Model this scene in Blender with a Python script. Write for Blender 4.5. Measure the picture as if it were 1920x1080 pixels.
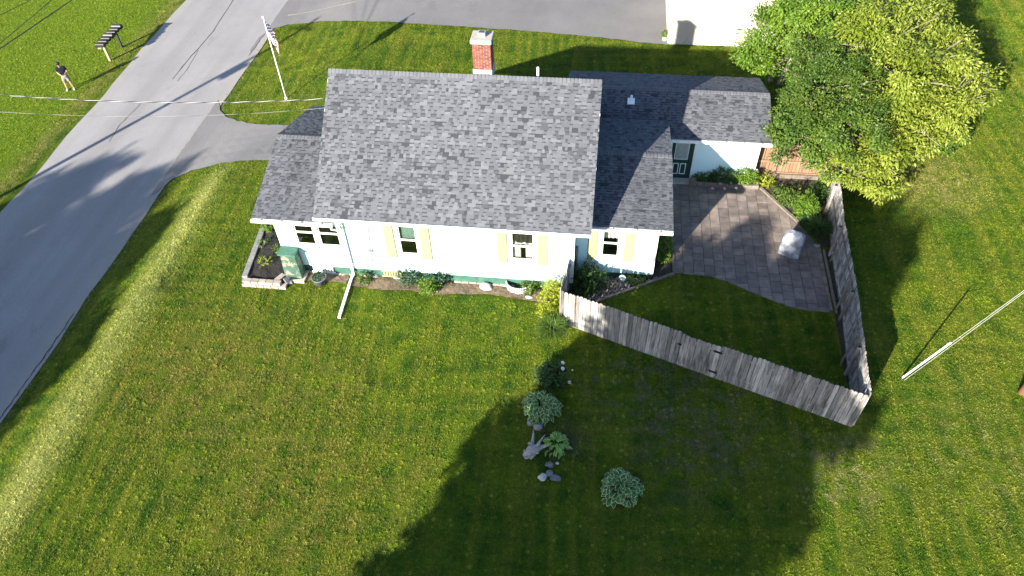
import bpy, bmesh, math, random
import numpy as np
from mathutils import Vector, Matrix, noise
from mathutils.geometry import delaunay_2d_cdt
random.seed(7); rng = np.random.default_rng(7)
R = math.radians
for o in list(bpy.data.objects): bpy.data.objects.remove(o)
scene = bpy.context.scene
COL = scene.collection

# ------------------------------------------------------------------ camera, sky, sun
F, PITCH, ROLL, H, YAW = 1386.193, R(46.794), R(-2.299), 21.516, R(-8.63)
fw = Vector((math.sin(YAW)*math.cos(PITCH), math.cos(YAW)*math.cos(PITCH), -math.sin(PITCH)))
rt0 = Vector((math.cos(YAW), -math.sin(YAW), 0)); up0 = rt0.cross(fw)
rt = rt0*math.cos(ROLL)+up0*math.sin(ROLL); up = -rt0*math.sin(ROLL)+up0*math.cos(ROLL)
CAM = Vector((0, 0, H))
cd = bpy.data.cameras.new('camera'); cam = bpy.data.objects.new('camera', cd); COL.objects.link(cam)
cd.sensor_width = 36; cd.lens = F/1920*36; cd.clip_start = .1; cd.clip_end = 3000
cam.matrix_world = Matrix(((rt.x, up.x, -fw.x, 0), (rt.y, up.y, -fw.y, 0), (rt.z, up.z, -fw.z, H), (0, 0, 0, 1)))
scene.camera = cam
AZ, EL = R(30.4), R(21.6)
SD = Vector((math.sin(AZ)*math.cos(EL), math.cos(AZ)*math.cos(EL), -math.sin(EL)))
w = bpy.data.worlds.new('World'); scene.world = w; w.use_nodes = True
nt = w.node_tree; bg = nt.nodes['Background']; sky = nt.nodes.new('ShaderNodeTexSky')
sky.sky_type = 'NISHITA'; sky.sun_disc = False; sky.sun_elevation = EL; sky.sun_rotation = AZ+math.pi; sky.ozone_density = 3.0
nt.links.new(sky.outputs[0], bg.inputs[0]); bg.inputs[1].default_value = 0.075
ld = bpy.data.lights.new('sun', 'SUN'); ld.energy = 4.8; ld.angle = R(.6); ld.color = (1, .93, .80)
sun = bpy.data.objects.new('sun', ld); COL.objects.link(sun); sun.location = (-30, -50, 40)
sun.rotation_euler = SD.to_track_quat('-Z', 'Y').to_euler()
vs = scene.view_settings; vs.view_transform = 'Standard'; vs.look = 'None'; vs.gamma = 1; vs.exposure = 1.95

# ------------------------------------------------------------------ pixel -> place
def ray(u, v): return fw+rt*((u-960)/F)-up*((v-540)/F)
def atz(u, v, z=0.): d = ray(u, v); return CAM+d*((z-H)/d.z)
def aty(u, v, y): d = ray(u, v); return CAM+d*(y/d.y)
def sst(t): t = min(1, max(0, t)); return t*t*(3-2*t)
def gz(x, y):
    t = sst((y-25.5)/6); xc = -17.0*(1-t)+-12.9*t
    if x >= xc: z = 0.
    elif x > -20.9: z = -1.0*(1-sst((x+20.9)/(xc+20.9)))
    else: z = -1.0-.018*min(9, -20.9-x)
    if x < -29.9: z += .08*sst((-29.9-x)/3)
    return z
def G(u, v):
    z = 0.
    for _ in range(8): p = atz(u, v, z); z = gz(p.x, p.y)
    return Vector((p.x, p.y, z))

# ------------------------------------------------------------------ materials
MATS = {}
def new_mat(name):
    m = bpy.data.materials.new(name); m.use_nodes = True; MATS[name] = m
    return m, m.node_tree, m.node_tree.nodes['Principled BSDF']
def N(nt, t, **k):
    n = nt.nodes.new(t)
    for a, b in k.items():
        if isinstance(a, str) and hasattr(n, a): setattr(n, a, b)
    return n
def c4(c): return (c[0], c[1], c[2], 1)
def mixc(nt, fac, a, b, mode='MIX'):
    n = nt.nodes.new('ShaderNodeMix'); n.data_type = 'RGBA'; n.blend_type = mode
    for s, v in ((0, fac), (6, a), (7, b)):
        if isinstance(v, bpy.types.NodeSocket): nt.links.new(v, n.inputs[s])
        elif s == 0: n.inputs[0].default_value = v
        else: n.inputs[s].default_value = c4(v)
    return n.outputs[2]
def noise_n(nt, scale, detail=4, rough=.55, vec=None, dist=0):
    n = nt.nodes.new('ShaderNodeTexNoise'); n.inputs['Scale'].default_value = scale
    n.inputs['Detail'].default_value = detail; n.inputs['Roughness'].default_value = rough; n.inputs['Distortion'].default_value = dist
    if vec is not None: nt.links.new(vec, n.inputs['Vector'])
    return n.outputs[0]
def ramp(nt, v, stops):
    n = nt.nodes.new('ShaderNodeMapRange'); n.inputs[1].default_value = stops[0]; n.inputs[2].default_value = stops[1]
    n.inputs[3].default_value = stops[2] if len(stops) > 2 else 0; n.inputs[4].default_value = stops[3] if len(stops) > 3 else 1
    nt.links.new(v, n.inputs[0]); return n.outputs[0]
def pos(nt, sc=(1, 1, 1), rot=(0, 0, 0), obj=False):
    g = nt.nodes.new('ShaderNodeTexCoord') if obj else nt.nodes.new('ShaderNodeNewGeometry')
    m = nt.nodes.new('ShaderNodeMapping'); m.inputs['Scale'].default_value = sc; m.inputs['Rotation'].default_value = rot
    nt.links.new(g.outputs['Object' if obj else 'Position'], m.inputs[0]); return m.outputs[0]
def bump(nt, b, h, st, dist=.02):
    n = nt.nodes.new('ShaderNodeBump'); n.inputs['Strength'].default_value = st; n.inputs['Distance'].default_value = dist
    nt.links.new(h, n.inputs['Height']); nt.links.new(n.outputs[0], b.inputs['Normal'])
def rnd(nt):
    return nt.nodes.new('ShaderNodeObjectInfo').outputs['Random']
def attr(nt, name):
    n = nt.nodes.new('ShaderNodeAttribute'); n.attribute_name = name; return n.outputs['Fac']
def simple(name, c1, c2=None, scale=8, rough=.6, bmp=0, metal=0, sc=(1, 1, 1), detail=4, lo=.35, hi=.65, obj=False, spec=.5, objvar=None, bd=.01):
    m, nt, b = new_mat(name); b.inputs['Roughness'].default_value = rough; b.inputs['Metallic'].default_value = metal
    b.inputs['Specular IOR Level'].default_value = spec
    if c2 is None and objvar is None: b.inputs['Base Color'].default_value = c4(c1); return m
    v = noise_n(nt, scale, detail, .6, pos(nt, sc, obj=obj))
    col = mixc(nt, ramp(nt, v, (lo, hi)), c1, c2 or c1)
    if objvar is not None: col = mixc(nt, rnd(nt), col, mixc(nt, 1., col, objvar, 'MULTIPLY'))
    nt.links.new(col, b.inputs['Base Color'])
    if bmp: bump(nt, b, v, bmp, bd)
    return m

def grass_color(nt):
    p = pos(nt)
    big = noise_n(nt, .22, 5, .62, p); mid = noise_n(nt, 1.1, 5, .65, p); fine = noise_n(nt, 6.5, 5, .7, p); fine2 = noise_n(nt, 3.0, 3, .6, p)
    dry = noise_n(nt, .55, 6, .7, pos(nt, (1, .45, 1), (0, 0, R(-20))))
    c = mixc(nt, ramp(nt, big, (.35, .65)), (.095, .168, .008), (.170, .235, .010))
    c = mixc(nt, ramp(nt, mid, (.40, .62)), c, (.052, .122, .007))
    c = mixc(nt, ramp(nt, dry, (.52, .74, 0, .7)), c, (.265, .262, .038))
    # mowing rows, running along the street on the front lawn
    st = noise_n(nt, 1.6, 3, .6, pos(nt, (1.0, .05, 1), (0, 0, R(-16))))
    c = mixc(nt, ramp(nt, st, (.48, .66, 0, .6)), c, (.225, .242, .024))
    st2 = noise_n(nt, 2.4, 2, .5, pos(nt, (.08, 1.0, 1), (0, 0, R(12))))
    c = mixc(nt, ramp(nt, st2, (.55, .72, 0, .35)), c, (.050, .105, .010))
    for (per, ang, amt) in ((.62, -5, .36), (.70, 86, .24)):
        wv = nt.nodes.new('ShaderNodeTexWave'); wv.inputs['Scale'].default_value = .314/per; wv.inputs['Distortion'].default_value = 2.2; wv.inputs['Detail'].default_value = 3; wv.inputs['Detail Scale'].default_value = .35
        nt.links.new(pos(nt, (1, 1, 1), (0, 0, R(ang))), wv.inputs[0])
        mk = nt.nodes.new('ShaderNodeMath'); mk.operation = 'MULTIPLY'; nt.links.new(ramp(nt, wv.outputs['Fac'], (.45, .95, 0, amt)), mk.inputs[0]); nt.links.new(ramp(nt, noise_n(nt, .16, 3, .6, pos(nt, (1, 1, 1), (0, 0, R(ang)))), (.42, .58)), mk.inputs[1])
        c = mixc(nt, mk.outputs[0], c, (.27, .275, .03))
    g = nt.nodes.new('ShaderNodeNewGeometry'); sep = nt.nodes.new('ShaderNodeSeparateXYZ'); nt.links.new(g.outputs['Position'], sep.inputs[0])
    def mul(a, b_):
        n = nt.nodes.new('ShaderNodeMath'); n.operation = 'MULTIPLY'
        for i, q in enumerate((a, b_)):
            if isinstance(q, (int, float)): n.inputs[i].default_value = q
            else: nt.links.new(q, n.inputs[i])
        return n.outputs[0]
    def band(sock, c0, half):
        n = nt.nodes.new('ShaderNodeMath'); n.operation = 'SUBTRACT'; nt.links.new(sock, n.inputs[0]); n.inputs[1].default_value = c0
        a = nt.nodes.new('ShaderNodeMath'); a.operation = 'ABSOLUTE'; nt.links.new(n.outputs[0], a.inputs[0]); return ramp(nt, a.outputs[0], (0, half, 1, 0))
    # crest of the bank, dry grass with its sunlit brightness painted in pale, and the dry verge across the street
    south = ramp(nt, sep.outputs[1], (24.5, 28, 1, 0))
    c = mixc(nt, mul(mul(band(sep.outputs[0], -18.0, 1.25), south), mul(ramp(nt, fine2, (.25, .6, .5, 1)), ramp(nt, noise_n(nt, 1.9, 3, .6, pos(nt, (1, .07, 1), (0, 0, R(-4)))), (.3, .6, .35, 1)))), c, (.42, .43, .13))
    c = mixc(nt, mul(band(sep.outputs[0], -29.3, .9), ramp(nt, fine2, (.4, .6, .1, .9))), c, (.30, .27, .085))
    c = mixc(nt, mul(band(sep.outputs[0], -20.9, .35), ramp(nt, fine2, (.42, .6, 0, .8))), c, (.28, .25, .10))
    c = mixc(nt, ramp(nt, sep.outputs[0], (-29, -30.5, 0, .75)), c, mixc(nt, ramp(nt, fine2, (.35, .65)), (.165, .275, .012), (.250, .330, .022)))
    # bare, thin patches
    bare = noise_n(nt, 1.6, 6, .75, p)
    def spot(x, y, r, amt, col, lo=.46, hi=.62):
        nonlocal c
        d = nt.nodes.new('ShaderNodeVectorMath'); d.operation = 'DISTANCE'; nt.links.new(g.outputs['Position'], d.inputs[0]); d.inputs[1].default_value = (x, y, 0)
        c = mixc(nt, mul(mul(ramp(nt, d.outputs['Value'], (r*.25, r, 1, 0)), ramp(nt, bare, (lo, hi))), amt), c, col)
    spot(4.0, 14.9, 3.4, .75, (.20, .17, .13)); spot(1.6, 15.8, 2.4, .6, (.19, .17, .13), .52, .6); spot(8.4, 13.2, 2.2, .8, (.30, .26, .12)); spot(3.4, 12.9, 2.6, .45, (.18, .15, .10))
    spot(-9.0, 10.5, 5.0, .7, (.26, .22, .045), .43, .6); spot(-14.0, 14.6, 4.6, .75, (.26, .215, .05), .42, .6); spot(-9.5, 15.0, 3.0, .5, (.24, .20, .045), .46, .62); spot(-17.2, 19.0, 1.1, .8, (.05, .07, .012), .4, .55); spot(15, 28.5, 3.2, .9, (.31, .29, .09), .36, .6); spot(13.5, 14, 4, .6, (.24, .24, .06), .46, .6)
    spot(-28.9, 43.6, 1.2, 1., (.27, .25, .20), .25, .4); spot(-.5, 13.2, 1.2, .7, (.10, .085, .06), .4, .55)
    c = mixc(nt, ramp(nt, fine, (.36, .66, 0, .75)), c, mixc(nt, 1., c, (.36, .44, .36), 'MULTIPLY'))
    return c
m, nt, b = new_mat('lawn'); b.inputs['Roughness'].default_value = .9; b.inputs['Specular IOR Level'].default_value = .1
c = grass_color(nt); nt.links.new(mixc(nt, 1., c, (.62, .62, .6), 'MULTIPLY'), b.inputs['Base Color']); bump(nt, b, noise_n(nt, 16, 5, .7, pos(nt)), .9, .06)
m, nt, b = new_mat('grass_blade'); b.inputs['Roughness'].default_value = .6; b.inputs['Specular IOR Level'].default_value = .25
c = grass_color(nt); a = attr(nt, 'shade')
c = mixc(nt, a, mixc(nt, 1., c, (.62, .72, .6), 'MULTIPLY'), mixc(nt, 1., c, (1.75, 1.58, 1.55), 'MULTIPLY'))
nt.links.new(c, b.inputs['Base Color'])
tr = nt.nodes.new('ShaderNodeBsdfTranslucent'); nt.links.new(c, tr.inputs[0])
mx = nt.nodes.new('ShaderNodeMixShader'); mx.inputs[0].default_value = .28
nt.links.new(b.outputs[0], mx.inputs[1]); nt.links.new(tr.outputs[0], mx.inputs[2]); nt.links.new(mx.outputs[0], nt.nodes['Material Output'].inputs[0])

def asphalt(name, base, warm, lane_on=True):
    m, nt, b = new_mat(name); b.inputs['Roughness'].default_value = .88; b.inputs['Specular IOR Level'].default_value = .3
    sp = noise_n(nt, 45, 4, .8, pos(nt)); sp2 = noise_n(nt, 13, 4, .75, pos(nt)); patch = noise_n(nt, .28, 6, .65, pos(nt)); lane = noise_n(nt, .62, 4, .55, pos(nt, (1, .035, 1))); stain = noise_n(nt, .8, 5, .7, pos(nt, (1, .5, 1)))
    c = mixc(nt, ramp(nt, patch, (.35, .65)), base, warm)
    c = mixc(nt, ramp(nt, lane, (.42, .62, 0, .6 if lane_on else .15)), c, [x*.74 for x in base])
    c = mixc(nt, ramp(nt, stain, (.60, .74, 0, .6)), c, [x*.60 for x in base])
    c = mixc(nt, ramp(nt, sp2, (.30, .70, 0, .55)), c, mixc(nt, 1., c, (.72, .72, .73), 'MULTIPLY'))
    c = mixc(nt, ramp(nt, sp, (.42, .66, 0, .6)), c, mixc(nt, 1., c, (.50, .50, .51), 'MULTIPLY'))
    if lane_on:
        g = nt.nodes.new('ShaderNodeNewGeometry'); sep = nt.nodes.new('ShaderNodeSeparateXYZ'); nt.links.new(g.outputs['Position'], sep.inputs[0])
        for x0, x1 in ((-21.7, -20.9), (-27.6, -28.6)):
            mm = nt.nodes.new('ShaderNodeMath'); mm.operation = 'MULTIPLY'; nt.links.new(ramp(nt, sep.outputs[0], (x0, x1)), mm.inputs[0]); nt.links.new(ramp(nt, sp2, (.45, .6, .1, .8)), mm.inputs[1])
            c = mixc(nt, mm.outputs[0], c, (.30, .275, .225))
    nt.links.new(c, b.inputs['Base Color']); bump(nt, b, sp, .5, .012)
asphalt('asphalt', (.300, .288, .290), (.255, .248, .253)); asphalt('asphalt_drive', (.200, .192, .192), (.160, .155, .157), False)
simple('crack', (.035, .034, .035), rough=.9)
simple('road_dust', (.30, .27, .22), (.22, .2, .16), 6)
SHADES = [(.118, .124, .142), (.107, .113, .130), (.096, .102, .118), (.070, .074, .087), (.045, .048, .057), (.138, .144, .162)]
for i, s in enumerate(SHADES):
    m = simple('shingle_%d' % i, s, [x*.72 for x in s], 55, .92, .5, detail=3, spec=.2); nt = m.node_tree; b = nt.nodes['Principled BSDF']
    src = b.inputs['Base Color'].links[0].from_socket
    st = ramp(nt, noise_n(nt, .45, 5, .65, pos(nt, (1, .35, .35))), (.42, .68, 0, .55)); lt = ramp(nt, noise_n(nt, .9, 4, .6, pos(nt, (1.4, .25, .25))), (.55, .75, 0, .4))
    src = mixc(nt, st, src, mixc(nt, 1., src, (.70, .70, .72), 'MULTIPLY')); src = mixc(nt, lt, src, mixc(nt, 1., src, (1.22, 1.2, 1.16), 'MULTIPLY'))
    nt.links.new(src, b.inputs['Base Color'])
simple('roof_deck', (.03, .03, .033), rough=.9)
simple('white_trim', (.80, .80, .78), (.70, .71, .69), 3, .45)
simple('gutter_white', (.82, .82, .80), (.68, .68, .66), 5, .4)
simple('siding', (.60, .79, .80), (.55, .745, .76), 2.2, .5, lo=.2, hi=.8)
simple('shutter', (.285, .295, .150), (.26, .27, .135), 4, .6)
simple('shutter_edge', (.17, .19, .13), rough=.6)
simple('green_paint', (.022, .088, .062), (.045, .130, .092), 4, .7, .2)
m = simple('green_flaking', (.07, .26, .18), (.10, .32, .22), 5, .75, .3); nt = m.node_tree; b = nt.nodes['Principled BSDF']
fl = ramp(nt, noise_n(nt, 4.2, 6, .72, pos(nt)), (.53, .57)); mo = ramp(nt, noise_n(nt, 2.5, 5, .7, pos(nt)), (.4, .6)); nt.links.new(mixc(nt, fl, mixc(nt, mo, (.020, .066, .045), (.042, .098, .070)), (.20, .185, .14)), b.inputs['Base Color'])
simple('dark_green', (.012, .045, .038), rough=.4)
simple('concrete', (.42, .39, .34), (.32, .29, .25), 5, .9, .3)
simple('block_stone', (.36, .31, .27), (.27, .23, .20), 7, .9, .5, objvar=(.75, .72, .72))
simple('block_grey', (.25, .245, .24), (.17, .165, .165), 7, .9, .5, objvar=(.75, .75, .78))
simple('mulch', (.007, .006, .0055), (.022, .017, .014), 22, .95, 1, bd=.06)
simple('soil', (.16, .115, .075), (.09, .062, .04), 7, .95, .8, bd=.05)
simple('soil_dark', (.05, .042, .03), (.025, .02, .015), 9, .95, .8, bd=.05)
simple('pebble', (.30, .27, .24), (.18, .16, .15), 4, .85, objvar=(.6, .58, .55))
simple('rock_pale', (.52, .49, .45), (.36, .33, .31), 6, .85, .5)
simple('rock_grey', (.20, .205, .22), (.12, .12, .135), 6, .85, .5, objvar=(.75, .75, .8))
simple('rock_purple', (.26, .23, .22), (.18, .155, .15), 6, .85, .5)
simple('driftwood', (.36, .33, .31), (.22, .2, .19), 14, .9, .5)
# weathered fence wood, grain running up the board
def wood(name, a, b_, dark, var, amt=.55):
    m, nt, b = new_mat(name); b.inputs['Roughness'].default_value = .9; b.inputs['Specular IOR Level'].default_value = .2
    r = nt.nodes.new('ShaderNodeObjectInfo'); add = nt.nodes.new('ShaderNodeVectorMath'); add.operation = 'ADD'
    sc = nt.nodes.new('ShaderNodeVectorMath'); sc.operation = 'SCALE'; sc.inputs[3].default_value = 37
    cmb = nt.nodes.new('ShaderNodeCombineXYZ')
    for i in range(3): nt.links.new(r.outputs['Random'], cmb.inputs[i])
    nt.links.new(cmb.outputs[0], sc.inputs[0]); nt.links.new(pos(nt, (14, 14, .9), obj=True), add.inputs[0]); nt.links.new(sc.outputs[0], add.inputs[1])
    g = noise_n(nt, 1.6, 6, .65, add.outputs[0]); 
    add2 = nt.nodes.new('ShaderNodeVectorMath'); add2.operation = 'ADD'; nt.links.new(pos(nt, (5, 5, .7), obj=True), add2.inputs[0]); nt.links.new(sc.outputs[0], add2.inputs[1])
    s = noise_n(nt, 1.3, 5, .65, add2.outputs[0])
    c = mixc(nt, ramp(nt, g, (.3, .7)), a, b_)
    c = mixc(nt, ramp(nt, s, (.48, .72, 0, amt+.25)), c, dark)
    c = mixc(nt, r.outputs['Random'], c, mixc(nt, 1., c, var, 'MULTIPLY'))
    nt.links.new(c, b.inputs['Base Color']); bump(nt, b, g, .4, .008)
wood('fence_wood', (.56, .52, .49), (.24, .225, .215), (.045, .043, .045), (.36, .355, .36), .7)
wood('fence_new', (.30, .195, .125), (.22, .14, .09), (.10, .065, .045), (.7, .68, .66), .4)
wood('timber', (.24, .20, .165), (.16, .135, .115), (.07, .06, .055), (.8, .8, .8))
wood('post_wood', (.46, .36, .24), (.34, .26, .17), (.2, .15, .1), (.8, .8, .8), .2)
wood('pole_wood', (.30, .155, .075), (.20, .10, .05), (.09, .05, .03), (.9, .9, .9), .3)
simple('paver', (.250, .200, .172), (.140, .116, .106), 2.6, .85, .5, objvar=(.58, .58, .61), detail=7)
simple('paver_joint', (.06, .055, .05), (.16, .145, .12), 1.3, .95, lo=.5, hi=.62)
m = simple('brick', (.22, .066, .042), (.14, .042, .03), 14, .85, .4, objvar=(.55, .5, .5))
simple('mortar', (.40, .315, .265), (.34, .27, .23), 12, .95, .3)
simple('cap_concrete', (.36, .34, .30), (.27, .255, .23), 8, .9, .3)
simple('lead_flashing', (.42, .43, .45), (.27, .28, .30), 6, .5, .2, metal=.3)
simple('galvanised', (.55, .56, .57), (.42, .43, .44), 9, .45, metal=.55)
simple('white_plastic', (.82, .82, .82), rough=.4)
simple('black_metal', (.012, .012, .013), rough=.5, spec=.35)
simple('black_satin', (.022, .022, .024), rough=.5)
simple('grey_metal', (.30, .31, .32), rough=.4, metal=.6)
simple('room_dark', (.05, .048, .046), rough=.9)
simple('curtain', (.70, .70, .68), (.55, .55, .54), 6, .9)
simple('valance', (.02, .014, .012), rough=.9)
simple('curtain_green', (.16, .24, .20), (.10, .16, .14), 5, .9)
m, nt, b = new_mat('glass'); tb = nt.nodes.new('ShaderNodeBsdfTransparent'); gb = nt.nodes.new('ShaderNodeBsdfGlossy'); gb.inputs['Roughness'].default_value = .02
tb.inputs[0].default_value = (.75, .8, .78, 1); mx = nt.nodes.new('ShaderNodeMixShader'); lw = nt.nodes.new('ShaderNodeLayerWeight'); lw.inputs[0].default_value = .5
nt.links.new(ramp(nt, lw.outputs['Facing'], (0, 1, .05, .45)), mx.inputs[0]); nt.links.new(tb.outputs[0], mx.inputs[1]); nt.links.new(gb.outputs[0], mx.inputs[2]); nt.links.new(mx.outputs[0], nt.nodes['Material Output'].inputs[0])
m, nt, b = new_mat('mirror_ball'); b.inputs['Base Color'].default_value = (.62, .66, .72, 1); b.inputs['Metallic'].default_value = .9; b.inputs['Roughness'].default_value = .18
m = simple('cover_cloth', (.17, .175, .20), (.36, .38, .42), 3.5, .75, .3, detail=6, lo=.42, hi=.6, bd=.03)
simple('beige_siding', (.47, .41, .35), (.44, .385, .33), 1.2, .6, lo=.2, hi=.8)
simple('stucco', (.52, .47, .41), (.40, .36, .31), 5, .9, .4)
simple('window_white', (.74, .76, .78), rough=.3)
def foliage(name, dark, light, trans=.3):
    m, nt, b = new_mat(name); b.inputs['Roughness'].default_value = .5; b.inputs['Specular IOR Level'].default_value = .3
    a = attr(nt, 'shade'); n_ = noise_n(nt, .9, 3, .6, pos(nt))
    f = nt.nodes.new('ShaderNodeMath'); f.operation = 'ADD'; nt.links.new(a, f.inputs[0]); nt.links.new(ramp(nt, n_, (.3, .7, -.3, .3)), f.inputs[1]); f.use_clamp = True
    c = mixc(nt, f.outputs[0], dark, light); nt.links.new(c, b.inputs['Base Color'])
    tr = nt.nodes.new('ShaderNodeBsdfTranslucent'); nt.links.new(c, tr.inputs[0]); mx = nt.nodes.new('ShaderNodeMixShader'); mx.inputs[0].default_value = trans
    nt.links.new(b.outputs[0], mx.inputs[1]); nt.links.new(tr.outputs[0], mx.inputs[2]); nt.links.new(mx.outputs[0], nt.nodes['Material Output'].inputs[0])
foliage('leaf_lime', (.150, .205, .016), (.330, .380, .060), .45)
foliage('leaf_mid', (.036, .080, .010), (.115, .178, .024))
foliage('leaf_deep', (.018, .050, .010), (.045, .100, .018), .2)
foliage('leaf_bright', (.075, .150, .012), (.165, .260, .028), .35)
foliage('leaf_yellow', (.200, .250, .015), (.330, .360, .030), .35)
foliage('leaf_blue', (.020, .058, .030), (.045, .100, .050), .2)
foliage('leaf_off', (.03, .07, .012), (.06, .12, .02), .1)
simple('hosta_green', (.026, .088, .018), (.040, .112, .026), 9, .5, spec=.25)
simple('hosta_white', (.46, .50, .25), (.32, .40, .16), 9, .6, spec=.2)
simple('hosta_lime', (.10, .25, .025), (.07, .19, .02), 9, .5, spec=.25)
simple('bark', (.17, .13, .10), (.09, .07, .055), 9, .95, .7, sc=(1, 1, .3))
simple('bark_pale', (.33, .28, .22), (.22, .18, .14), 9, .9, .5, sc=(1, 1, .3))
simple('petal_white', (.80, .79, .74), rough=.7); simple('petal_pink', (.62, .30, .50), (.72, .45, .60), 20, .7)
simple('skin', (.46, .25, .17), rough=.5); simple('cloth_navy', (.006, .009, .020), rough=.9, spec=.2); simple('cloth_khaki', (.20, .19, .18), (.16, .152, .145), 12, .85)
simple('cloth_black', (.012, .012, .014), rough=.8); simple('shoe_white', (.70, .70, .70), rough=.6); simple('hair', (.03, .02, .015), rough=.7)
simple('flag_red', (.11, .010, .016), rough=.8); simple('flag_white', (.42, .41, .41), rough=.8); simple('flag_blue', (.012, .016, .045), rough=.8)
simple('wire_dark', (.025, .025, .027), rough=.6); simple('wire_pale', (.36, .355, .34), rough=.7); simple('steel_strand', (.34, .34, .33), rough=.6)
simple('pot_grey', (.11, .115, .13), (.08, .085, .095), 8, .6); simple('pot_white', (.6, .6, .58), rough=.6)

# ------------------------------------------------------------------ object helpers
def link(o): COL.objects.link(o); return o
def tag(o, label=None, cat=None, group=None, kind=None):
    if label: o['label'] = label
    if cat: o['category'] = cat
    if group: o['group'] = group
    if kind: o['kind'] = kind
    return o
def thing(name, loc, label, cat, group=None, rz=0):
    o = link(bpy.data.objects.new(name, None)); o.location = loc; o.rotation_euler = (0, 0, rz); o.empty_display_size = .2
    return tag(o, label, cat, group)
def wloc(o):
    v = Vector((0, 0, 0))
    while o is not None: v += o.location; o = o.parent
    return v
def adopt(o, parent, world=True):
    """world=True: o has been laid out in world coordinates under an unrotated parent"""
    o.parent = parent
    if world and parent is not None: o.location = Vector(o.location)-wloc(parent)
    return o
class MB:
    def __init__(s): s.v = []; s.f = []; s.m = []
    def face(s, pts, m=0):
        i = len(s.v); s.v += [tuple(p) for p in pts]; s.f.append(tuple(range(i, i+len(pts)))); s.m.append(m); return s
    def hexa(s, p, m=0):
        i = len(s.v); s.v += [tuple(q) for q in p]
        for f in ((3, 2, 1, 0), (4, 5, 6, 7), (0, 1, 5, 4), (1, 2, 6, 5), (2, 3, 7, 6), (3, 0, 4, 7)): s.f.append(tuple(i+k for k in f)); s.m.append(m)
        return s
    def box(s, x0, x1, y0, y1, z0, z1, m=0):
        return s.hexa([(x0, y0, z0), (x1, y0, z0), (x1, y1, z0), (x0, y1, z0), (x0, y0, z1), (x1, y0, z1), (x1, y1, z1), (x0, y1, z1)], m)
    def bar(s, a, b, wd, th, m=0, upv=(0, 0, 1)):
        a = Vector(a); b = Vector(b); d = (b-a).normalized(); u = Vector(upv)
        if abs(d.dot(u)) > .95: u = Vector((0, 1, 0))
        x = d.cross(u).normalized()*wd/2; y = x.cross(d).normalized()*th/2
        return s.hexa([a-x-y, a+x-y, a+x+y, a-x+y, b-x-y, b+x-y, b+x+y, b-x+y], m)
    def tube(s, pts, r, n=8, m=0, cap=True):
        pts = [Vector(p) for p in pts]; rs = r if isinstance(r, (list, tuple)) else [r]*len(pts); i0 = len(s.v)
        ux = None
        for k, p in enumerate(pts):
            d = (pts[min(k+1, len(pts)-1)]-pts[max(k-1, 0)]).normalized()
            if ux is None: ux = d.orthogonal().normalized()
            ux = (ux-d*ux.dot(d)).normalized(); uy = d.cross(ux)
            for j in range(n): a = 2*math.pi*j/n; s.v.append(tuple(p+(ux*math.cos(a)+uy*math.sin(a))*rs[k]))
        for k in range(len(pts)-1):
            for j in range(n): s.f.append((i0+k*n+j, i0+k*n+(j+1) % n, i0+(k+1)*n+(j+1) % n, i0+(k+1)*n+j)); s.m.append(m)
        if cap:
            s.f.append(tuple(i0+j for j in reversed(range(n)))); s.m.append(m); e = i0+(len(pts)-1)*n; s.f.append(tuple(e+j for j in range(n))); s.m.append(m)
        return s
    def prism(s, poly, z0, z1, m=0):
        n = len(poly); i = len(s.v); s.v += [(p[0], p[1], z0) for p in poly]+[(p[0], p[1], z1) for p in poly]
        s.f += [tuple(i+k for k in reversed(range(n))), tuple(i+n+k for k in range(n))]; s.m += [m, m]
        for k in range(n): s.f.append((i+k, i+(k+1) % n, i+n+(k+1) % n, i+n+k)); s.m.append(m)
        return s
    def extr(s, poly, vec, m=0):
        n = len(poly); vec = Vector(vec); i = len(s.v); s.v += [tuple(Vector(p)) for p in poly]+[tuple(Vector(p)+vec) for p in poly]
        s.f += [tuple(i+k for k in reversed(range(n))), tuple(i+n+k for k in range(n))]; s.m += [m, m]
        for k in range(n): s.f.append((i+k, i+(k+1) % n, i+n+(k+1) % n, i+n+k)); s.m.append(m)
        return s
    def lathe(s, prof, c=(0, 0, 0), n=20, m=0):
        i = len(s.v)
        for r, z in prof:
            for j in range(n): a = 2*math.pi*j/n; s.v.append((c[0]+r*math.cos(a), c[1]+r*math.sin(a), c[2]+z))
        for k in range(len(prof)-1):
            for j in range(n): s.f.append((i+k*n+j, i+k*n+(j+1) % n, i+(k+1)*n+(j+1) % n, i+(k+1)*n+j)); s.m.append(m)
        return s
    def mesh(s, name, mats, smooth=False):
        me = bpy.data.meshes.new(name); me.from_pydata(s.v, [], s.f); me.update()
        for mm in ([mats] if isinstance(mats, str) else mats): me.materials.append(MATS[mm])
        if len(me.materials) > 1: me.polygons.foreach_set('material_index', s.m)
        bm = bmesh.new(); bm.from_mesh(me); bmesh.ops.recalc_face_normals(bm, faces=bm.faces); bm.to_mesh(me); bm.free()
        if smooth: me.polygons.foreach_set('use_smooth', [True]*len(me.polygons))
        return me
    def build(s, name, mats, parent=None, origin=None, smooth=False, bevel=0):
        """vertices are world coordinates; origin recentres the object"""
        org = Vector(origin) if origin is not None else (wloc(parent) if parent is not None else Vector((0, 0, 0)))
        s.v = [(a-org.x, b-org.y, c-org.z) for a, b, c in s.v]
        o = link(bpy.data.objects.new(name, s.mesh(name, mats, smooth))); o.location = org
        if parent is not None: adopt(o, parent)
        if bevel:
            bv = o.modifiers.new('bevel', 'BEVEL'); bv.width = bevel; bv.segments = 2; bv.limit_method = 'ANGLE'
        return o
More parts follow.
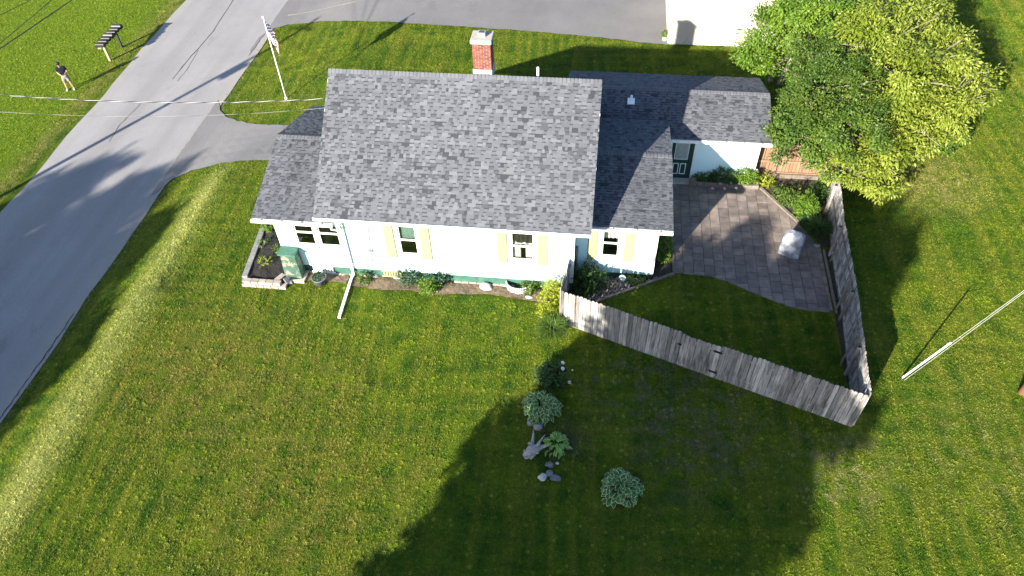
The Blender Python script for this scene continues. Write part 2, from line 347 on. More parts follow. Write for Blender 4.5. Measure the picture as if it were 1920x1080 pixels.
def inst(name, mesh, loc, rot=(0, 0, 0), scale=(1, 1, 1), parent=None):
    o = link(bpy.data.objects.new(name, mesh)); o.location = loc; o.rotation_euler = rot; o.scale = scale
    if parent is not None: adopt(o, parent)
    return o
def np_mesh(name, V, faces_n, mats, shade=None, mi=None):
    """V (n*k,3): n polygons of k own vertices each"""
    k = faces_n; n = len(V)//k; me = bpy.data.meshes.new(name)
    me.vertices.add(len(V)); me.vertices.foreach_set('co', V.astype(np.float32).ravel())
    me.loops.add(len(V)); me.loops.foreach_set('vertex_index', np.arange(len(V), dtype=np.int32))
    me.polygons.add(n); me.polygons.foreach_set('loop_start', np.arange(0, n*k, k, dtype=np.int32)); me.polygons.foreach_set('loop_total', np.full(n, k, dtype=np.int32))
    for mm in ([mats] if isinstance(mats, str) else mats): me.materials.append(MATS[mm])
    if mi is not None: me.polygons.foreach_set('material_index', mi.astype(np.int32))
    if shade is not None:
        a = me.attributes.new('shade', 'FLOAT', 'POINT'); a.data.foreach_set('value', np.repeat(shade, k).astype(np.float32))
    me.update(); me.validate(); return me
def unit(a): return a/np.maximum(1e-9, np.linalg.norm(a, axis=1, keepdims=True))
def leaf_quads(P, D, Nn, L, W):
    """diamond leaves from P along D, blade width W, facing Nn"""
    S = unit(np.cross(D, Nn)); L = L[:, None]; W = W[:, None]; Nn = unit(np.cross(S, D))
    V = np.stack([P, P+D*L*.45+S*W*.5-Nn*L*.07, P+D*L-Nn*L*.16, P+D*L*.45-S*W*.5-Nn*L*.07], 1)
    return V.reshape(-1, 3)

# ------------------------------------------------------------------ ground, road, drives
def clean(poly): return [(float(p[0]), float(p[1])) for p in poly]
def inside(poly, X, Y):
    X = np.asarray(X); Y = np.asarray(Y); r = np.zeros(X.shape, bool); n = len(poly)
    for i in range(n):
        x0, y0 = poly[i]; x1, y1 = poly[(i+1) % n]
        c = ((y0 > Y) != (y1 > Y)); r ^= c & (X < (x1-x0)*(Y-y0)/((y1-y0) if y1 != y0 else 1e-9)+x0)
    return r
xs = sorted(set([-900, -400, -200, -120, -80]+[round(-62+.6*i, 2) for i in range(170)]+[50, 70, 120, 200, 400, 900]))
ys = sorted(set([-900, -400, -200, -120, -70, -50]+[round(-30+1.*i, 2) for i in range(110)]+[90, 120, 200, 400, 900]))
me = bpy.data.meshes.new('ground'); nv = len(ys)
me.from_pydata([(x, y, gz(x, y)) for x in xs for y in ys], [], [(i*nv+j, (i+1)*nv+j, (i+1)*nv+j+1, i*nv+j+1) for i in range(len(xs)-1) for j in range(nv-1)])
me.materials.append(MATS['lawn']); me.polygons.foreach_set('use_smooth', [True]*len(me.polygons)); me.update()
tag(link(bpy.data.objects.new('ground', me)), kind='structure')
def sheet(name, poly, lift, mat, step=.6, zfun=gz, kind='structure', rag=0):
    poly = clean(poly)
    if rag:
        q = []
        for i in range(len(poly)):
            a = Vector(poly[i]); b_ = Vector(poly[(i+1) % len(poly)]); L_ = (b_-a).length; k_ = max(1, int(L_/.22)) if L_ < 40 else 1; nn = Vector((-(b_-a).y, (b_-a).x)); nn = nn/max(1e-6, nn.length)
            for j in range(k_): t = a.lerp(b_, j/k_); w_ = rag*(noise.noise(Vector((t.x*2.3, t.y*2.3, 1.7)))+.6*noise.noise(Vector((t.x*6, t.y*6, 5.7)))); q.append((t.x+nn.x*w_, t.y+nn.y*w_))
        poly = q
    P = [Vector(p) for p in poly]; n = len(P)
    x0 = min(p.x for p in P); x1 = max(p.x for p in P); y0 = min(p.y for p in P); y1 = max(p.y for p in P)
    gx, gy = np.meshgrid(np.arange(x0+step/2, x1, step), np.arange(y0+step/2, y1, step)); gx = gx.ravel(); gy = gy.ravel()
    k = inside(poly, gx, gy)
    pts = P+[Vector((a, b)) for a, b in zip(gx[k], gy[k])]
    vv, ee, ff, *_ = delaunay_2d_cdt(pts, [(i, (i+1) % n) for i in range(n)], [], 1, 1e-5)
    me = bpy.data.meshes.new(name); me.from_pydata([(v.x, v.y, zfun(v.x, v.y)+lift) for v in vv], [], [tuple(f) for f in ff]); me.materials.append(MATS[mat])
    bm = bmesh.new(); bm.from_mesh(me); bmesh.ops.recalc_face_normals(bm, faces=bm.faces)
    if sum(f.normal.z for f in bm.faces) < 0: bmesh.ops.reverse_faces(bm, faces=bm.faces)
    bm.to_mesh(me); bm.free(); me.update()
    return tag(link(bpy.data.objects.new(name, me)), kind=kind)
def wob(a, b, n, amp):
    a = Vector(a); b = Vector(b); d = (b-a); nn = Vector((-d.y, d.x)).normalized()
    return [a+d*(i/n)+nn*amp*noise.noise(Vector((a.x+i*.37, a.y*.7, 3.1+i*.21))) for i in range(n)]
ROAD = wob((-20.9, -60), (-20.9, 95), 120, .16)+wob((-29.6, 95), (-28.1, 20), 70, .3)+wob((-28.1, 20), (-28.0, -60), 60, .3)
road = sheet('road', ROAD, .03, 'asphalt', 1.2)
def gp(*uv): return [(lambda p: (p.x, p.y))(G(*q)) for q in uv]
low = gp((307, 353), (325, 336), (360, 320), (410, 308), (460, 303), (512, 301))
isl_low = gp((412, 196), (414, 207), (424, 219), (445, 228), (480, 234), (545, 236))
DRIVE1 = [(-21.3, low[0][1]-.6)]+low+[(-12.6, low[-1][1]+.02), (-12.6, isl_low[-1][1])]+isl_low[::-1]+[(-21.3, isl_low[0][1]+.4)]
dr1 = sheet('driveway', DRIVE1, .045, 'asphalt_drive', .7, rag=.07)
isl_up = gp((470, 95), (485, 72), (508, 57), (540, 47), (600, 41), (700, 42), (850, 50), (1000, 60), (1130, 72), (1252, 86))
DRIVE2 = [(-21.3, isl_up[0][1]-.8)]+isl_up+[(3.6, 39.9), (3.6, 60), (-21.3, 60)]
dr2 = sheet('driveway', DRIVE2, .05, 'asphalt_drive', .9, rag=.07)
# cracks in the asphalt
def ribbon(name, pts, wd, lift, mat, parent):
    P = []
    for i in range(len(pts)-1):
        a = Vector(pts[i]); b = Vector(pts[i+1])
        for k in range(6):
            q = a.lerp(b, k/6); q += Vector((random.uniform(-.025, .025), random.uniform(-.025, .025))); P.append(q)
    mb = MB(); prev = None
    for i in range(len(P)-1):
        d = (P[i+1]-P[i]).normalized(); nn = Vector((-d.y, d.x))*wd*random.uniform(.25, .65)
        a, b = P[i]-nn, P[i]+nn; za = gz(*a)+lift
        cur = ((a.x, a.y, za), (b.x, b.y, za))
        if prev: mb.face([prev[0], cur[0], cur[1], prev[1]])
        prev = cur
    return mb.build(name, mat, parent)
for pts, wd in ([((438, 0), (400, 60), (360, 105), (305, 172))], .05), ([((372, 95), (352, 130), (322, 165))], .03), ([((265, 195), (225, 235), (195, 285))], .03), \
               ([((410, 205), (380, 245), (350, 285), (330, 320))], .05), ([((140, 588), (113, 627), (88, 664), (50, 716), (15, 766), (-20, 812))], .055), ([((300, 470), (330, 455), (345, 440))], .0):
    if wd: ribbon('crack', gp(*pts[0]), wd, .038 if True else 0, 'crack', road)
ribbon('seam', gp((540, 30), (620, 15), (690, 0)), .09, .058, 'road_dust', dr2)

# ------------------------------------------------------------------ the house
XL, XR, YE, YR, ZE, ZR = -10.345, -.046, 19.704, 24.171, 3.489, 6.934
house = thing('house', (-5, 24, 0), 'pale blue-white clapboard cottage with grey shingle roofs and a brick chimney', 'house')
WY, VY, GY = 20.08, 21.0, 27.6
SL = .143
def shingle_field(roof, ox, oy, oz, ex, ey, ez, length, slope_len, n_parts, skip=None, trim=None):
    """tabs laid course by course from the eave; E=(ex) along the eave, S=(ey) up the slope, ez normal. The tabs nearest the eave are parts, the rest one stuff part"""
    O = Vector((ox, oy, oz)); E_ = Vector(ex); S = Vector(ey); Nn = Vector(ez); courses = int(slope_len/SL)
    tilt = .5; mesh_cache = {}; rest = MB(); cnt = 0; rootloc = wloc(roof)
    rotm = Matrix((E_, S, Nn)).transposed().to_euler()
    for c in range(courses+1):
        hi = random.random() < .5; x = -random.uniform(0, .2); s0 = c*SL-.01; s1 = min(s0+SL+.035, slope_len)
        while x < length:
            wd = random.choice((.10, .13, .16, .2, .24, .3)) if not hi else random.choice((.09, .12, .15, .18, .22)); a = max(0, x); b_ = min(length, x+wd-.004); x += wd
            if b_-a < .02: continue
            if trim:
                a2, b2 = trim(s0); a = max(a, a2); b_ = min(b_, b2)
                if b_-a < .02: continue
            hi = not hi
            th = .016 if hi else .008
            sh = random.choice((0, 0, 1, 1, 2, 5)) if hi else random.choice((0, 1, 1, 2, 2, 3, 5))
            if random.random() < .10: sh = random.choice((3, 3, 4))
            P = [(a, s0, .0), (b_, s0, .0), (b_, s1, .0), (a, s1, .0), (a, s0, th+.006), (b_, s0, th+.006), (b_, s1, th*.25+.001), (a, s1, th*.25+.001)]
            if cnt < n_parts and b_-a > .09:
                key = (sh, hi, round(s1-s0, 3))
                if key not in mesh_cache:
                    q = MB(); L_ = s1-s0
                    q.hexa([(0, 0, 0), (1, 0, 0), (1, L_, 0), (0, L_, 0), (0, 0, th+.006), (1, 0, th+.006), (1, L_, th*.25+.001), (0, L_, th*.25+.001)])
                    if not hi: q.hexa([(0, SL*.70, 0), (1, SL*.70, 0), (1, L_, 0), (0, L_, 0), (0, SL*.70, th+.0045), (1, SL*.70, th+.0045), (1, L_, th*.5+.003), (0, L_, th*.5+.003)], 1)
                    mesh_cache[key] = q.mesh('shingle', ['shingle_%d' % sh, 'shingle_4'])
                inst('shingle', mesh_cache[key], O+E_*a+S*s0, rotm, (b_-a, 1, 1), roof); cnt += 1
            else:
                rest.hexa([O+E_*p[0]+S*p[1]+Nn*p[2] for p in P], sh)
                if not hi:
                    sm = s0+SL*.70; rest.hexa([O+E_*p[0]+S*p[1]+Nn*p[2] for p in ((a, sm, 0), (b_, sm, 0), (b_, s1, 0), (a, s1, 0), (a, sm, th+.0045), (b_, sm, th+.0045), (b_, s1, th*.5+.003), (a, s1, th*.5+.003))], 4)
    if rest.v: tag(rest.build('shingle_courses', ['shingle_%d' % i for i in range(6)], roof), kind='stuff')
def ridge_caps(roof, x0, x1, y, z, sl):
    n = int((x1-x0)/SL); w_ = (x1-x0)/n; ang = math.atan(sl)
    meshes = []
    for sh in (0, 5):
        q = MB(); a = .16
        for sgn in (-1, 1):
            d = Vector((0, sgn*math.cos(ang), -math.sin(ang)))*a; up_ = Vector((0, 0, .02))
            q.hexa([Vector((0, 0, 0)), Vector((w_-.016, 0, 0)), Vector((w_-.016, 0, 0))+d, d, up_+Vector((0, 0, .012)), up_+Vector((w_-.016, 0, 0)), up_+Vector((w_-.016, 0, 0))+d, up_+d+Vector((0, 0, .012))])
        meshes.append(q.mesh('ridge_cap', 'shingle_%d' % sh))
    for i in range(n): inst('ridge_cap', random.choice(meshes), (x0+i*w_, y, z+.012), parent=roof)
def gable_roof(name, x0, x1, yf, yr, yb, zf, zr, parts, back_parts=0, label=None):
    zb = zf if True else 0
    sl = (zr-zf)/(yr-yf); slb = (zr-zb)/(yb-yr); t = .10
    mb = MB()
    for (ya, za, yc, zc) in ((yf, zf, yr, zr), (yb, zb, yr, zr)):
        mb.extr([(x0, ya, za), (x0, yc, zc), (x0, yc, zc-t), (x0, ya, za-t)], (x1-x0, 0, 0))
    roof = mb.build(name, 'roof_deck', house)
    # white boards along the rakes and eaves
    fb = MB()
    for xx in (x0-.022, x1):
        for (ya, za, yc, zc) in ((yf, zf, yr, zr), (yb, zb, yr, zr)):
            fb.extr([(xx, ya, za-.01), (xx, yc, zc-.01), (xx, yc, zc-.2), (xx, ya, za-.2)], (.022, 0, 0))
    fb.box(x0, x1, yf-.02, yf, zf-.19, zf-.005); fb.box(x0, x1, yb, yb+.02, zb-.19, zb-.005)
    fb.build('fascia', 'white_trim', roof)
    for (ya, za, sg, s_, npt) in ((yf, zf, 1, sl, parts), (yb, zb, -1, slb, back_parts)):
        L_ = math.hypot(abs(yr-ya), zr-za); S = Vector((0, sg*abs(yr-ya)/L_, (zr-za)/L_)); E_ = Vector((1, 0, 0)) if sg > 0 else Vector((-1, 0, 0))
        Nn = E_.cross(S); ox = x0-.02 if sg > 0 else x1+.02
        shingle_field(roof, ox, ya-sg*.03, za+.004-(.03*s_), E_, S, Nn, x1-x0+.04, L_+.03, npt)
    ridge_caps(roof, x0-.02, x1+.02, yr, zr, (sl+slb)/2)
    return roof
def gutter(x0, x1, y, z, roof, ends=True):
    mb = MB(); d = .13; hh = .11; t = .012
    mb.box(x0, x1, y-d, y, z-hh, z-hh+t); mb.box(x0, x1, y-d-t, y-d, z-hh, z+.004); mb.box(x0, x1, y-d-.004, y-d+.022, z+.004, z+.014)
    mb.box(x0, x1, y-t, y, z-hh+t, z-.012)
    for xx in (x0-t, x1): mb.box(xx, xx+t, y-d-t, y, z-hh, z+.004)
    g = mb.build('gutter', 'gutter_white', roof)
    n = max(2, int((x1-x0)/.75)); q = MB().box(-.012, .012, -d, 0, -.02, .003).mesh('hanger', 'grey_metal')
    for i in range(n): inst('hanger', q, (x0+(i+.5)*(x1-x0)/n, y, z), parent=g)
    return g
main_roof = gable_roof('roof', XL, XR, YE, YR, 2*YR-YE, ZE, ZR, 300)
tag(main_roof, 'large main roof of mixed grey shingles')
gutter(XL, XR, YE-.022, ZE+.0, main_roof)
porch_roof = gable_roof('roof', -12.86, -9.66, 19.73, 23.5, 27.3, 3.17, 4.27, 0); gutter(-12.86, -9.70, 19.708, 3.165, porch_roof)
wing_roof = gable_roof('roof', -.62, 2.937, 20.669, 24.62, 27.66, 2.962, 3.407, 0); gutter(-.55, 2.937, 20.647, 2.962, wing_roof)
gar_roof = gable_roof('roof', -1.63, 7.414, 27.488, 30.015, 32.7, 2.231, 3.082, 0); gutter(-.3, 7.414, 27.466, 2.231, gar_roof)

def intervals(a, b, holes):
    segs = [(a, b)]
    for h0, h1 in holes:
        segs = [q for s in segs for q in ((s[0], min(s[1], h0)), (max(s[0], h1), s[1])) if q[1]-q[0] > .004]
    return segs
EXPO = .115
def siding(parent, axis, c, sgn, a, b, z0, z1, holes=(), top=None):
    """lap boards on the wall axis ('y': wall at y=c spanning x a..b; 'x': wall at x=c), facing sgn"""
    mb = MB(); z = z0
    while z < z1-.005:
        zt = min(z+EXPO, z1); aa, bb = a, b
        if top:
            aa, bb = top(z, zt)
            if bb-aa < .05: break
        hs = [(h[0], h[1]) for h in holes if h[2] < zt-.002 and h[3] > z+.002]
        for s0, s1 in intervals(aa, bb, hs):
            o1, o2 = c+sgn*.022, c+sgn*.005
            if axis == 'y': P = [(s0, c-sgn*.02, z), (s1, c-sgn*.02, z), (s1, o1, z), (s0, o1, z), (s0, c-sgn*.02, zt), (s1, c-sgn*.02, zt), (s1, o2, zt), (s0, o2, zt)]
            else: P = [(c-sgn*.02, s0, z), (c-sgn*.02, s1, z), (o1, s1, z), (o1, s0, z), (c-sgn*.02, s0, zt), (c-sgn*.02, s1, zt), (o2, s1, zt), (o2, s0, zt)]
            mb.hexa(P)
        z += EXPO
    return tag(mb.build('siding', 'siding', parent), kind='stuff')
def gable_top(ym, half, zt_eave, zpk):
    def f(z, zt):
        if z < zt_eave: return ym-half, ym+half
        k = max(0, 1-(z-zt_eave)/(zpk-zt_eave)); return ym-half*k, ym+half*k
    return f
HM = [(-11.56, -10.74, 1.63, 2.90), (-10.56, -9.74, 1.63, 2.90), (-7.36, -6.66, 1.46, 2.90), (-3.01, -2.15, 1.56, 2.92)]
walls = MB().box(-9.6, -.65, 20.16, 28.3, .45, .5).build('floor_slab', 'concrete', house)
def wall(nm): 
    return None
siding(house, 'y', WY, -1, -9.55, -.75, .45, 3.42, HM)
siding(house, 'y', WY, -1, -12.15, -9.65, .50, 3.06, HM)
siding(house, 'x', -9.6, -1, 20.1, 28.3, .45, 7, top=gable_top(YR, 4.08, 3.3, 6.75))
siding(house, 'x', -.65, 1, 20.18, 28.3, .45, 7, top=gable_top(YR, 4.02, 3.3, 6.75))
siding(house, 'y', 28.3, 1, -9.6, -1.2, .45, 3.4)
siding(house, 'x', -12.22, -1, 20.18, 26.9, .5, 5, top=gable_top(23.5, 3.35, 3.1, 4.15))
siding(house, 'y', 26.9, 1, -12.2, -9.6, .5, 3.1)
HW = [(.40, 1.05, 1.16, 2.50)]
siding(house, 'y', VY, -1, -.6, 2.38, .26, 2.87, HW)
siding(house, 'x', 2.47, 1, 21.08, 27.55, .26, 4, top=gable_top(24.45, 3.1, 2.78, 3.2))
HG = [(3.22, 4.28, 0, 2.06)]
siding(house, 'y', GY, -1, 2.52, 6.92, .04, 2.14, HG)
siding(house, 'x', 7.0, 1, 27.68, 32.5, .04, 4, top=gable_top(30.05, 2.4, 2.15, 2.98))
siding(house, 'y', 32.55, 1, -1.2, 6.95, .04, 2.15); siding(house, 'x', -1.2, -1, 28.35, 32.5, .04, 4, top=gable_top(30.05, 2.4, 2.15, 2.98))
siding(house, 'y', 27.60, 1, -.6, 2.4, 2.3, 2.88)
# corner boards, frieze
cb = [(-9.66, -9.55, WY-.03, WY+.02, .45, 3.40), (-.76, -.62, WY-.03, WY+.06, .45, 3.42), (-12.28, -12.14, WY-.03, WY+.06, .5, 3.05), (2.37, 2.50, VY-.03, VY+.06, .26, 2.88),
      (6.91, 7.03, GY-.03, GY+.06, .04, 2.15), (2.44, 2.55, GY-.03, GY-.004, .04, 2.15)]
for q in cb: MB().box(*q).build('corner_board', 'white_trim', house)
MB().box(-12.25, -9.66, WY-.035, WY+.0, .46, .50).build('water_table', 'white_trim', house)
# soffits
for q in ((XL+.02, XR-.02, YE+.002, WY+.03, 3.30, 3.315), (-12.84, -9.68, 19.732, WY+.03, 2.985, 3.0), (-.6, 2.92, 20.671, VY+.03, 2.78, 2.795), (2.5, 7.4, 27.49, GY+.03, 2.05, 2.062)):
    MB().box(*q).build('soffit', 'white_trim', house)
# foundations
MB().box(-9.6, -.66, WY+.02, 28.25, -.2, .45).build('foundation', 'green_paint', house)
MB().box(-12.2, -9.6, WY+.025, 26.85, -.2, .5).build('foundation', 'green_paint', house)
MB().box(-.62, 2.42, VY+.03, 27.6, -.2, .26).build('foundation', 'dark_green', house)
MB().box(-1.19, 6.98, GY+.03, 32.5, -.2, .04).build('foundation', 'concrete', house)
mb = MB()
for i in range(30):
    x = -11.6+i*.31; mb.box(x, x+.29, WY-.04-.05*random.random(), WY+.021, -.05, .02+.09*random.random())
tag(mb.build('footing', 'concrete', house, bevel=.01), kind='stuff')
for i in range(10): MB().box(.2+i*.14, .325+i*.14, VY+.0, VY+.029, -.06, .25).build('skirt_board', 'green_paint', house)
# windows
def window(x0, x1, z0, z1, y, inner, sill=True):
    win = MB(); fwid = .09; p = .045
    win.box(x0-fwid, x0, y-p, y+.06, z0-fwid, z1+fwid); win.box(x1, x1+fwid, y-p, y+.06, z0-fwid, z1+fwid)
    win.box(x0, x1, y-p, y+.06, z1, z1+fwid); win.box(x0, x1, y-p, y+.06, z0-fwid, z0)
    wo = win.build('window', 'white_trim', house)
    MB().box(x0-fwid-.03, x1+fwid+.03, y-.10, y-p, z0-fwid-.03, z0-fwid+.025).build('sill', 'white_trim', wo)
    zm = (z0+z1)/2
    for (a, b_, yy) in ((zm-.02, z1, y+.005), (z0, zm+.02, y-.02)):
        s = MB(); t = .045
        s.box(x0, x0+t, yy, yy+.03, a, b_); s.box(x1-t, x1, yy, yy+.03, a, b_); s.box(x0+t, x1-t, yy, yy+.03, a, a+t); s.box(x0+t, x1-t, yy, yy+.03, b_-t, b_)
        so = s.build('sash', 'white_trim', wo)
        MB().face([(x0+t, yy+.014, a+t), (x1-t, yy+.014, a+t), (x1-t, yy+.014, b_-t), (x0+t, yy+.014, b_-t)]).build('pane', 'glass', wo)
    rm = MB(); d = .9
    rm.face([(x0-.3, y+d, z0-.5), (x1+.3, y+d, z0-.5), (x1+.3, y+d, z1+.2), (x0-.3, y+d, z1+.2)]); rm.face([(x0-.3, y+.08, z0-.5), (x1+.3, y+.08, z0-.5), (x1+.3, y+d, z0-.5), (x0-.3, y+d, z0-.5)])
    rm.face([(x0-.3, y+.08, z1+.2), (x1+.3, y+.08, z1+.2), (x1+.3, y+d, z1+.2), (x0-.3, y+d, z1+.2)])
    for xx in (x0-.3, x1+.3): rm.face([(xx, y+.08, z0-.5), (xx, y+d, z0-.5), (xx, y+d, z1+.2), (xx, y+.08, z1+.2)])
    rm.build('room_shell', 'room_dark', wo)
    def drape(xa, xb, za, zb, mat, yy, nm='curtain', wav=.02):
        q = MB(); n = 14; pr = None
        for i in range(n+1):
            x = xa+(xb-xa)*i/n; yo = yy+wav*math.sin(i*1.9); zz = za+.03*math.sin(i*1.1) if nm == 'valance' else za
            cur = ((x, yo, zz), (x, yo, zb))
            if pr: q.face([pr[0], cur[0], cur[1], pr[1]])
            pr = cur
        q.build(nm, mat, wo)
    xm = (x0+x1)/2
    if inner == 'curtains':
        drape(x0+.1, x1-.02, zm+.1, z1-.03, 'valance', y+.09, 'valance'); drape(x0+.04, xm-.08, z0, zm, 'curtain', y+.12); drape(xm+.1, x1-.04, z0, zm, 'curtain', y+.12)
        drape(x0+.04, x1-.04, zm-.02, zm+.12, 'curtain', y+.14)
    elif inner == 'green': drape(x0, x1, zm, z1, 'curtain_green', y+.12, 'blind', .004)
    elif inner == 'lace': drape(x0, x1, zm, z1, 'curtain', y+.3, 'curtain', .03)
    elif inner == 'shade': drape(x0, x1, zm+.2, z1, 'curtain_green', y+.2, 'blind', .004)
    return wo
window(-11.56+.045, -10.74-.0, 1.63, 2.86, WY, 'shade'); window(-10.56, -9.74, 1.63, 2.86, WY, 'dark')
window(-7.36, -6.66, 1.46, 2.90, WY, 'green'); window(-3.01, -2.15, 1.56, 2.92, WY, 'curtains'); window(.40, 1.05, 1.16, 2.50, VY, 'lace')
def shutter(x0, x1, z0, z1, y):
    s = MB().box(x0, x1, y-.05, y-.026, z0, z1).build('shutter', 'shutter_edge', house); zm = (z0+z1)/2; t = .035
    for a, b_ in ((z0+t, zm-t/2), (zm+t/2, z1-t)): MB().box(x0+t, x1-t, y-.058, y-.05, a, b_).build('panel', 'shutter', s)
    fr = MB().box(x0+.008, x0+t-.004, y-.062, y-.05, z0+.008, z1-.008).box(x1-t+.004, x1-.008, y-.062, y-.05, z0+.008, z1-.008).box(x0+t, x1-t, y-.062, y-.05, zm-t/2+.003, zm+t/2-.003).box(x0+t, x1-t, y-.062, y-.05, z0+.008, z0+t-.004).box(x0+t, x1-t, y-.062, y-.05, z1-t+.004, z1-.008)
    fr.build('stile', 'shutter', s)
for q in ((-7.92, -7.54), (-6.52, -6.13)): shutter(q[0], q[1], 1.23, 2.96, WY)
for q in ((-3.54, -3.17), (-2.00, -1.61)): shutter(q[0], q[1], 1.34, 2.97, WY)
for q in ((-.14, .22), (1.25, 1.62)): shutter(q[0], q[1], .93, 2.50, VY)
# garage door
dr = MB().box(3.26, 4.24, GY-.01, GY+.03, .02, 2.03).build('door', 'dark_green', house)
fr = MB(); fr.box(3.17, 3.25, GY-.04, GY+.03, .0, 2.07); fr.box(4.22, 4.31, GY-.04, GY+.03, .0, 2.07); fr.box(3.25, 4.22, GY-.04, GY+.03, 2.035, 2.1); fr.build('door_frame', 'white_trim', house)
def wframe(x0, x1, z0, z1, nm, t=.03):
    q = MB(); y0, y1 = GY-.03, GY-.0101
    q.box(x0, x1, y0, y1, z0, z0+t); q.box(x0, x1, y0, y1, z1-t, z1); q.box(x0, x0+t, y0, y1, z0+t, z1-t); q.box(x1-t, x1, y0, y1, z0+t, z1-t); q.build(nm, 'white_trim', dr)
wframe(3.40, 4.0, 1.06, 1.96, 'light_frame')
q = MB()
for i in range(22):
    x = 3.44+i*.0245; yo = GY-.016+.004*(i % 2); q.box(x, x+.0245, yo, GY-.0101, 1.09, 1.93)
q.build('lace_curtain', 'curtain', dr); MB().face([(3.43, GY-.022, 1.09), (3.97, GY-.022, 1.09), (3.97, GY-.022, 1.93), (3.43, GY-.022, 1.93)]).build('pane', 'glass', dr)
wframe(3.40, 3.66, .25, .85, 'panel_moulding', .035); wframe(3.72, 3.98, .25, .85, 'panel_moulding', .035)
MB().lathe([(.0, .0), (.03, .0), (.035, .03), (.0, .05)], (3.34, GY-.06, 1.0), 8).build('door_knob', 'grey_metal', dr)
MB().box(3.15, 4.35, GY-.5, GY-.045, -.02, .06).build('door_step', 'concrete', house, bevel=.01)
MB().box(6.30, 6.42, GY-.05, GY-.024, .78, .84).build('outlet_cover', 'grey_metal', house)
# downspout
ds = MB(); X = -9.52
ds.bar((X+.05, 19.60, 3.37), (X+.02, 19.72, 3.18), .10, .09); ds.bar((X+.02, 19.70, 3.2), (X, 20.0, 2.94), .10, .09); ds.bar((X, 20.0, 2.98), (X, 20.0, .12), .10, .085, upv=(0, 1, 0))
dso = ds.build('downspout', 'white_trim', house)
MB().bar((X, 20.02, .14), (X-.06, 19.75, .07), .10, .09).bar((X-.06, 19.78, .075), (X+.02, 17.72, .055), .105, .085).build('downspout_extension', 'white_trim', dso)
MB().tube([(-9.76, 19.63, 3.07), (-9.74, 19.60, 2.94), (-9.60, 19.72, 2.80), (-9.55, 19.96, 2.7)], .045, 8).build('gutter_outlet', 'white_trim', dso)
# meter, conduit, tap, hooks
mt = MB().lathe([(0, .05), (.09, .05), (.10, .02), (.10, -.02), (0, -.02)], (0, 0, 0), 14); mt.v = [(-8.6+a, WY-.05-c, 1.55+b) for a, b, c in mt.v]
mto = mt.build('meter', 'grey_metal', house); MB().box(-8.69, -8.51, WY-.05, WY-.02, 1.40, 1.72).build('meter_box', 'gutter_white', mto)
MB().tube([(-8.47, WY-.04, 2.95), (-8.58, WY-.04, 1.72)], .014, 6).tube([(-8.6, WY-.04, 1.4), (-8.62, WY-.04, .86)], .014, 6).build('conduit', 'grey_metal', mto)
MB().tube([(-9.40, WY-.02, .78), (-9.40, WY-.16, .78), (-9.40, WY-.2, .68)], .022, 6).tube([(-9.3, WY-.02, .72), (-9.22, WY-.12, .66), (-9.14, WY-.10, .70)], .03, 6).tube([(-9.44, WY-.16, .86), (-9.34, WY-.14, .84)], .018, 6).build('garden_tap', 'grey_metal', house)
MB().tube([(-4.10, WY-.03, .92), (-4.10, WY-.04, .58)], .008, 5).tube([(-4.14, WY-.03, .94), (-4.06, WY-.03, .94)], .008, 5).build('cable_stub', 'grey_metal', house)
# cellar windows
def cellar(x0, x1, z0, z1, mat='window_white'):
    q = MB().box(x0, x1, WY-.01, WY+.018, z0, z1).build('cellar_window', 'room_dark', house); n = int((x1-x0)/.11)
    for i in range(n): MB().box(x0+.03+i*.11, x0+.10+i*.11, WY-.03, WY-.0101, z0+.03, z1-.03).build('slat', mat, q)
    MB().box(x0-.04, x1+.04, WY-.035, WY-.0101, z1-.03, z1+.02).box(x0-.04, x1+.04, WY-.05, WY-.0101, z0-.03, z0+.03).build('cellar_frame', mat, q)
cellar(-11.25, -10.35, .10, .46); cellar(-8.3, -7.5, .12, .40, 'shutter')
# window well of corrugated steel
q = MB(); n = 22; rr = .5; prv = None; cx = -2.75
for i in range(n+1):
    a = math.pi+math.pi*i/n; P = []
    for k in range(9): z = -.02+.36*k/8; r2 = rr+(.012 if k % 2 else -.012); P.append((cx+r2*1.02*math.cos(a), WY-.0+r2*.85*math.sin(a), z))
    if prv:
        for k in range(8): q.face([prv[k], P[k], P[k+1], prv[k+1]])
    prv = P
ww = q.build('window_well', 'galvanised', house, smooth=True); ww.modifiers.new('thick', 'SOLIDIFY').thickness = .02
MB().prism([(cx+.47*math.cos(math.pi+math.pi*i/14), WY+.005+.40*math.sin(math.pi+math.pi*i/14)) for i in range(15)], -.05, .03).build('well_floor', 'soil_dark', ww)
# porch pier, tapering, green with flaked paint
def taper(x0, x1, y0, y1, z0, z1, g, m=0): return [(x0-g, y0-g, z0), (x1+g, y0-g, z0), (x1+g, y1+g, z0), (x0-g, y1+g, z0), (x0, y0, z1), (x1, y0, z1), (x1, y1, z1), (x0, y1, z1)]
pier = MB().hexa(taper(-12.2, -11.62, 19.62, 20.04, .0, 1.38, .07)).build('porch_pier', 'green_flaking', house)
MB().box(-12.27, -11.55, 19.54, 20.045, 1.382, 1.46).build('pier_cap', 'green_paint', pier)
MB().box(-12.36, -11.45, 19.42, 20.05, -.1, .12).build('pier_footing', 'concrete', pier)
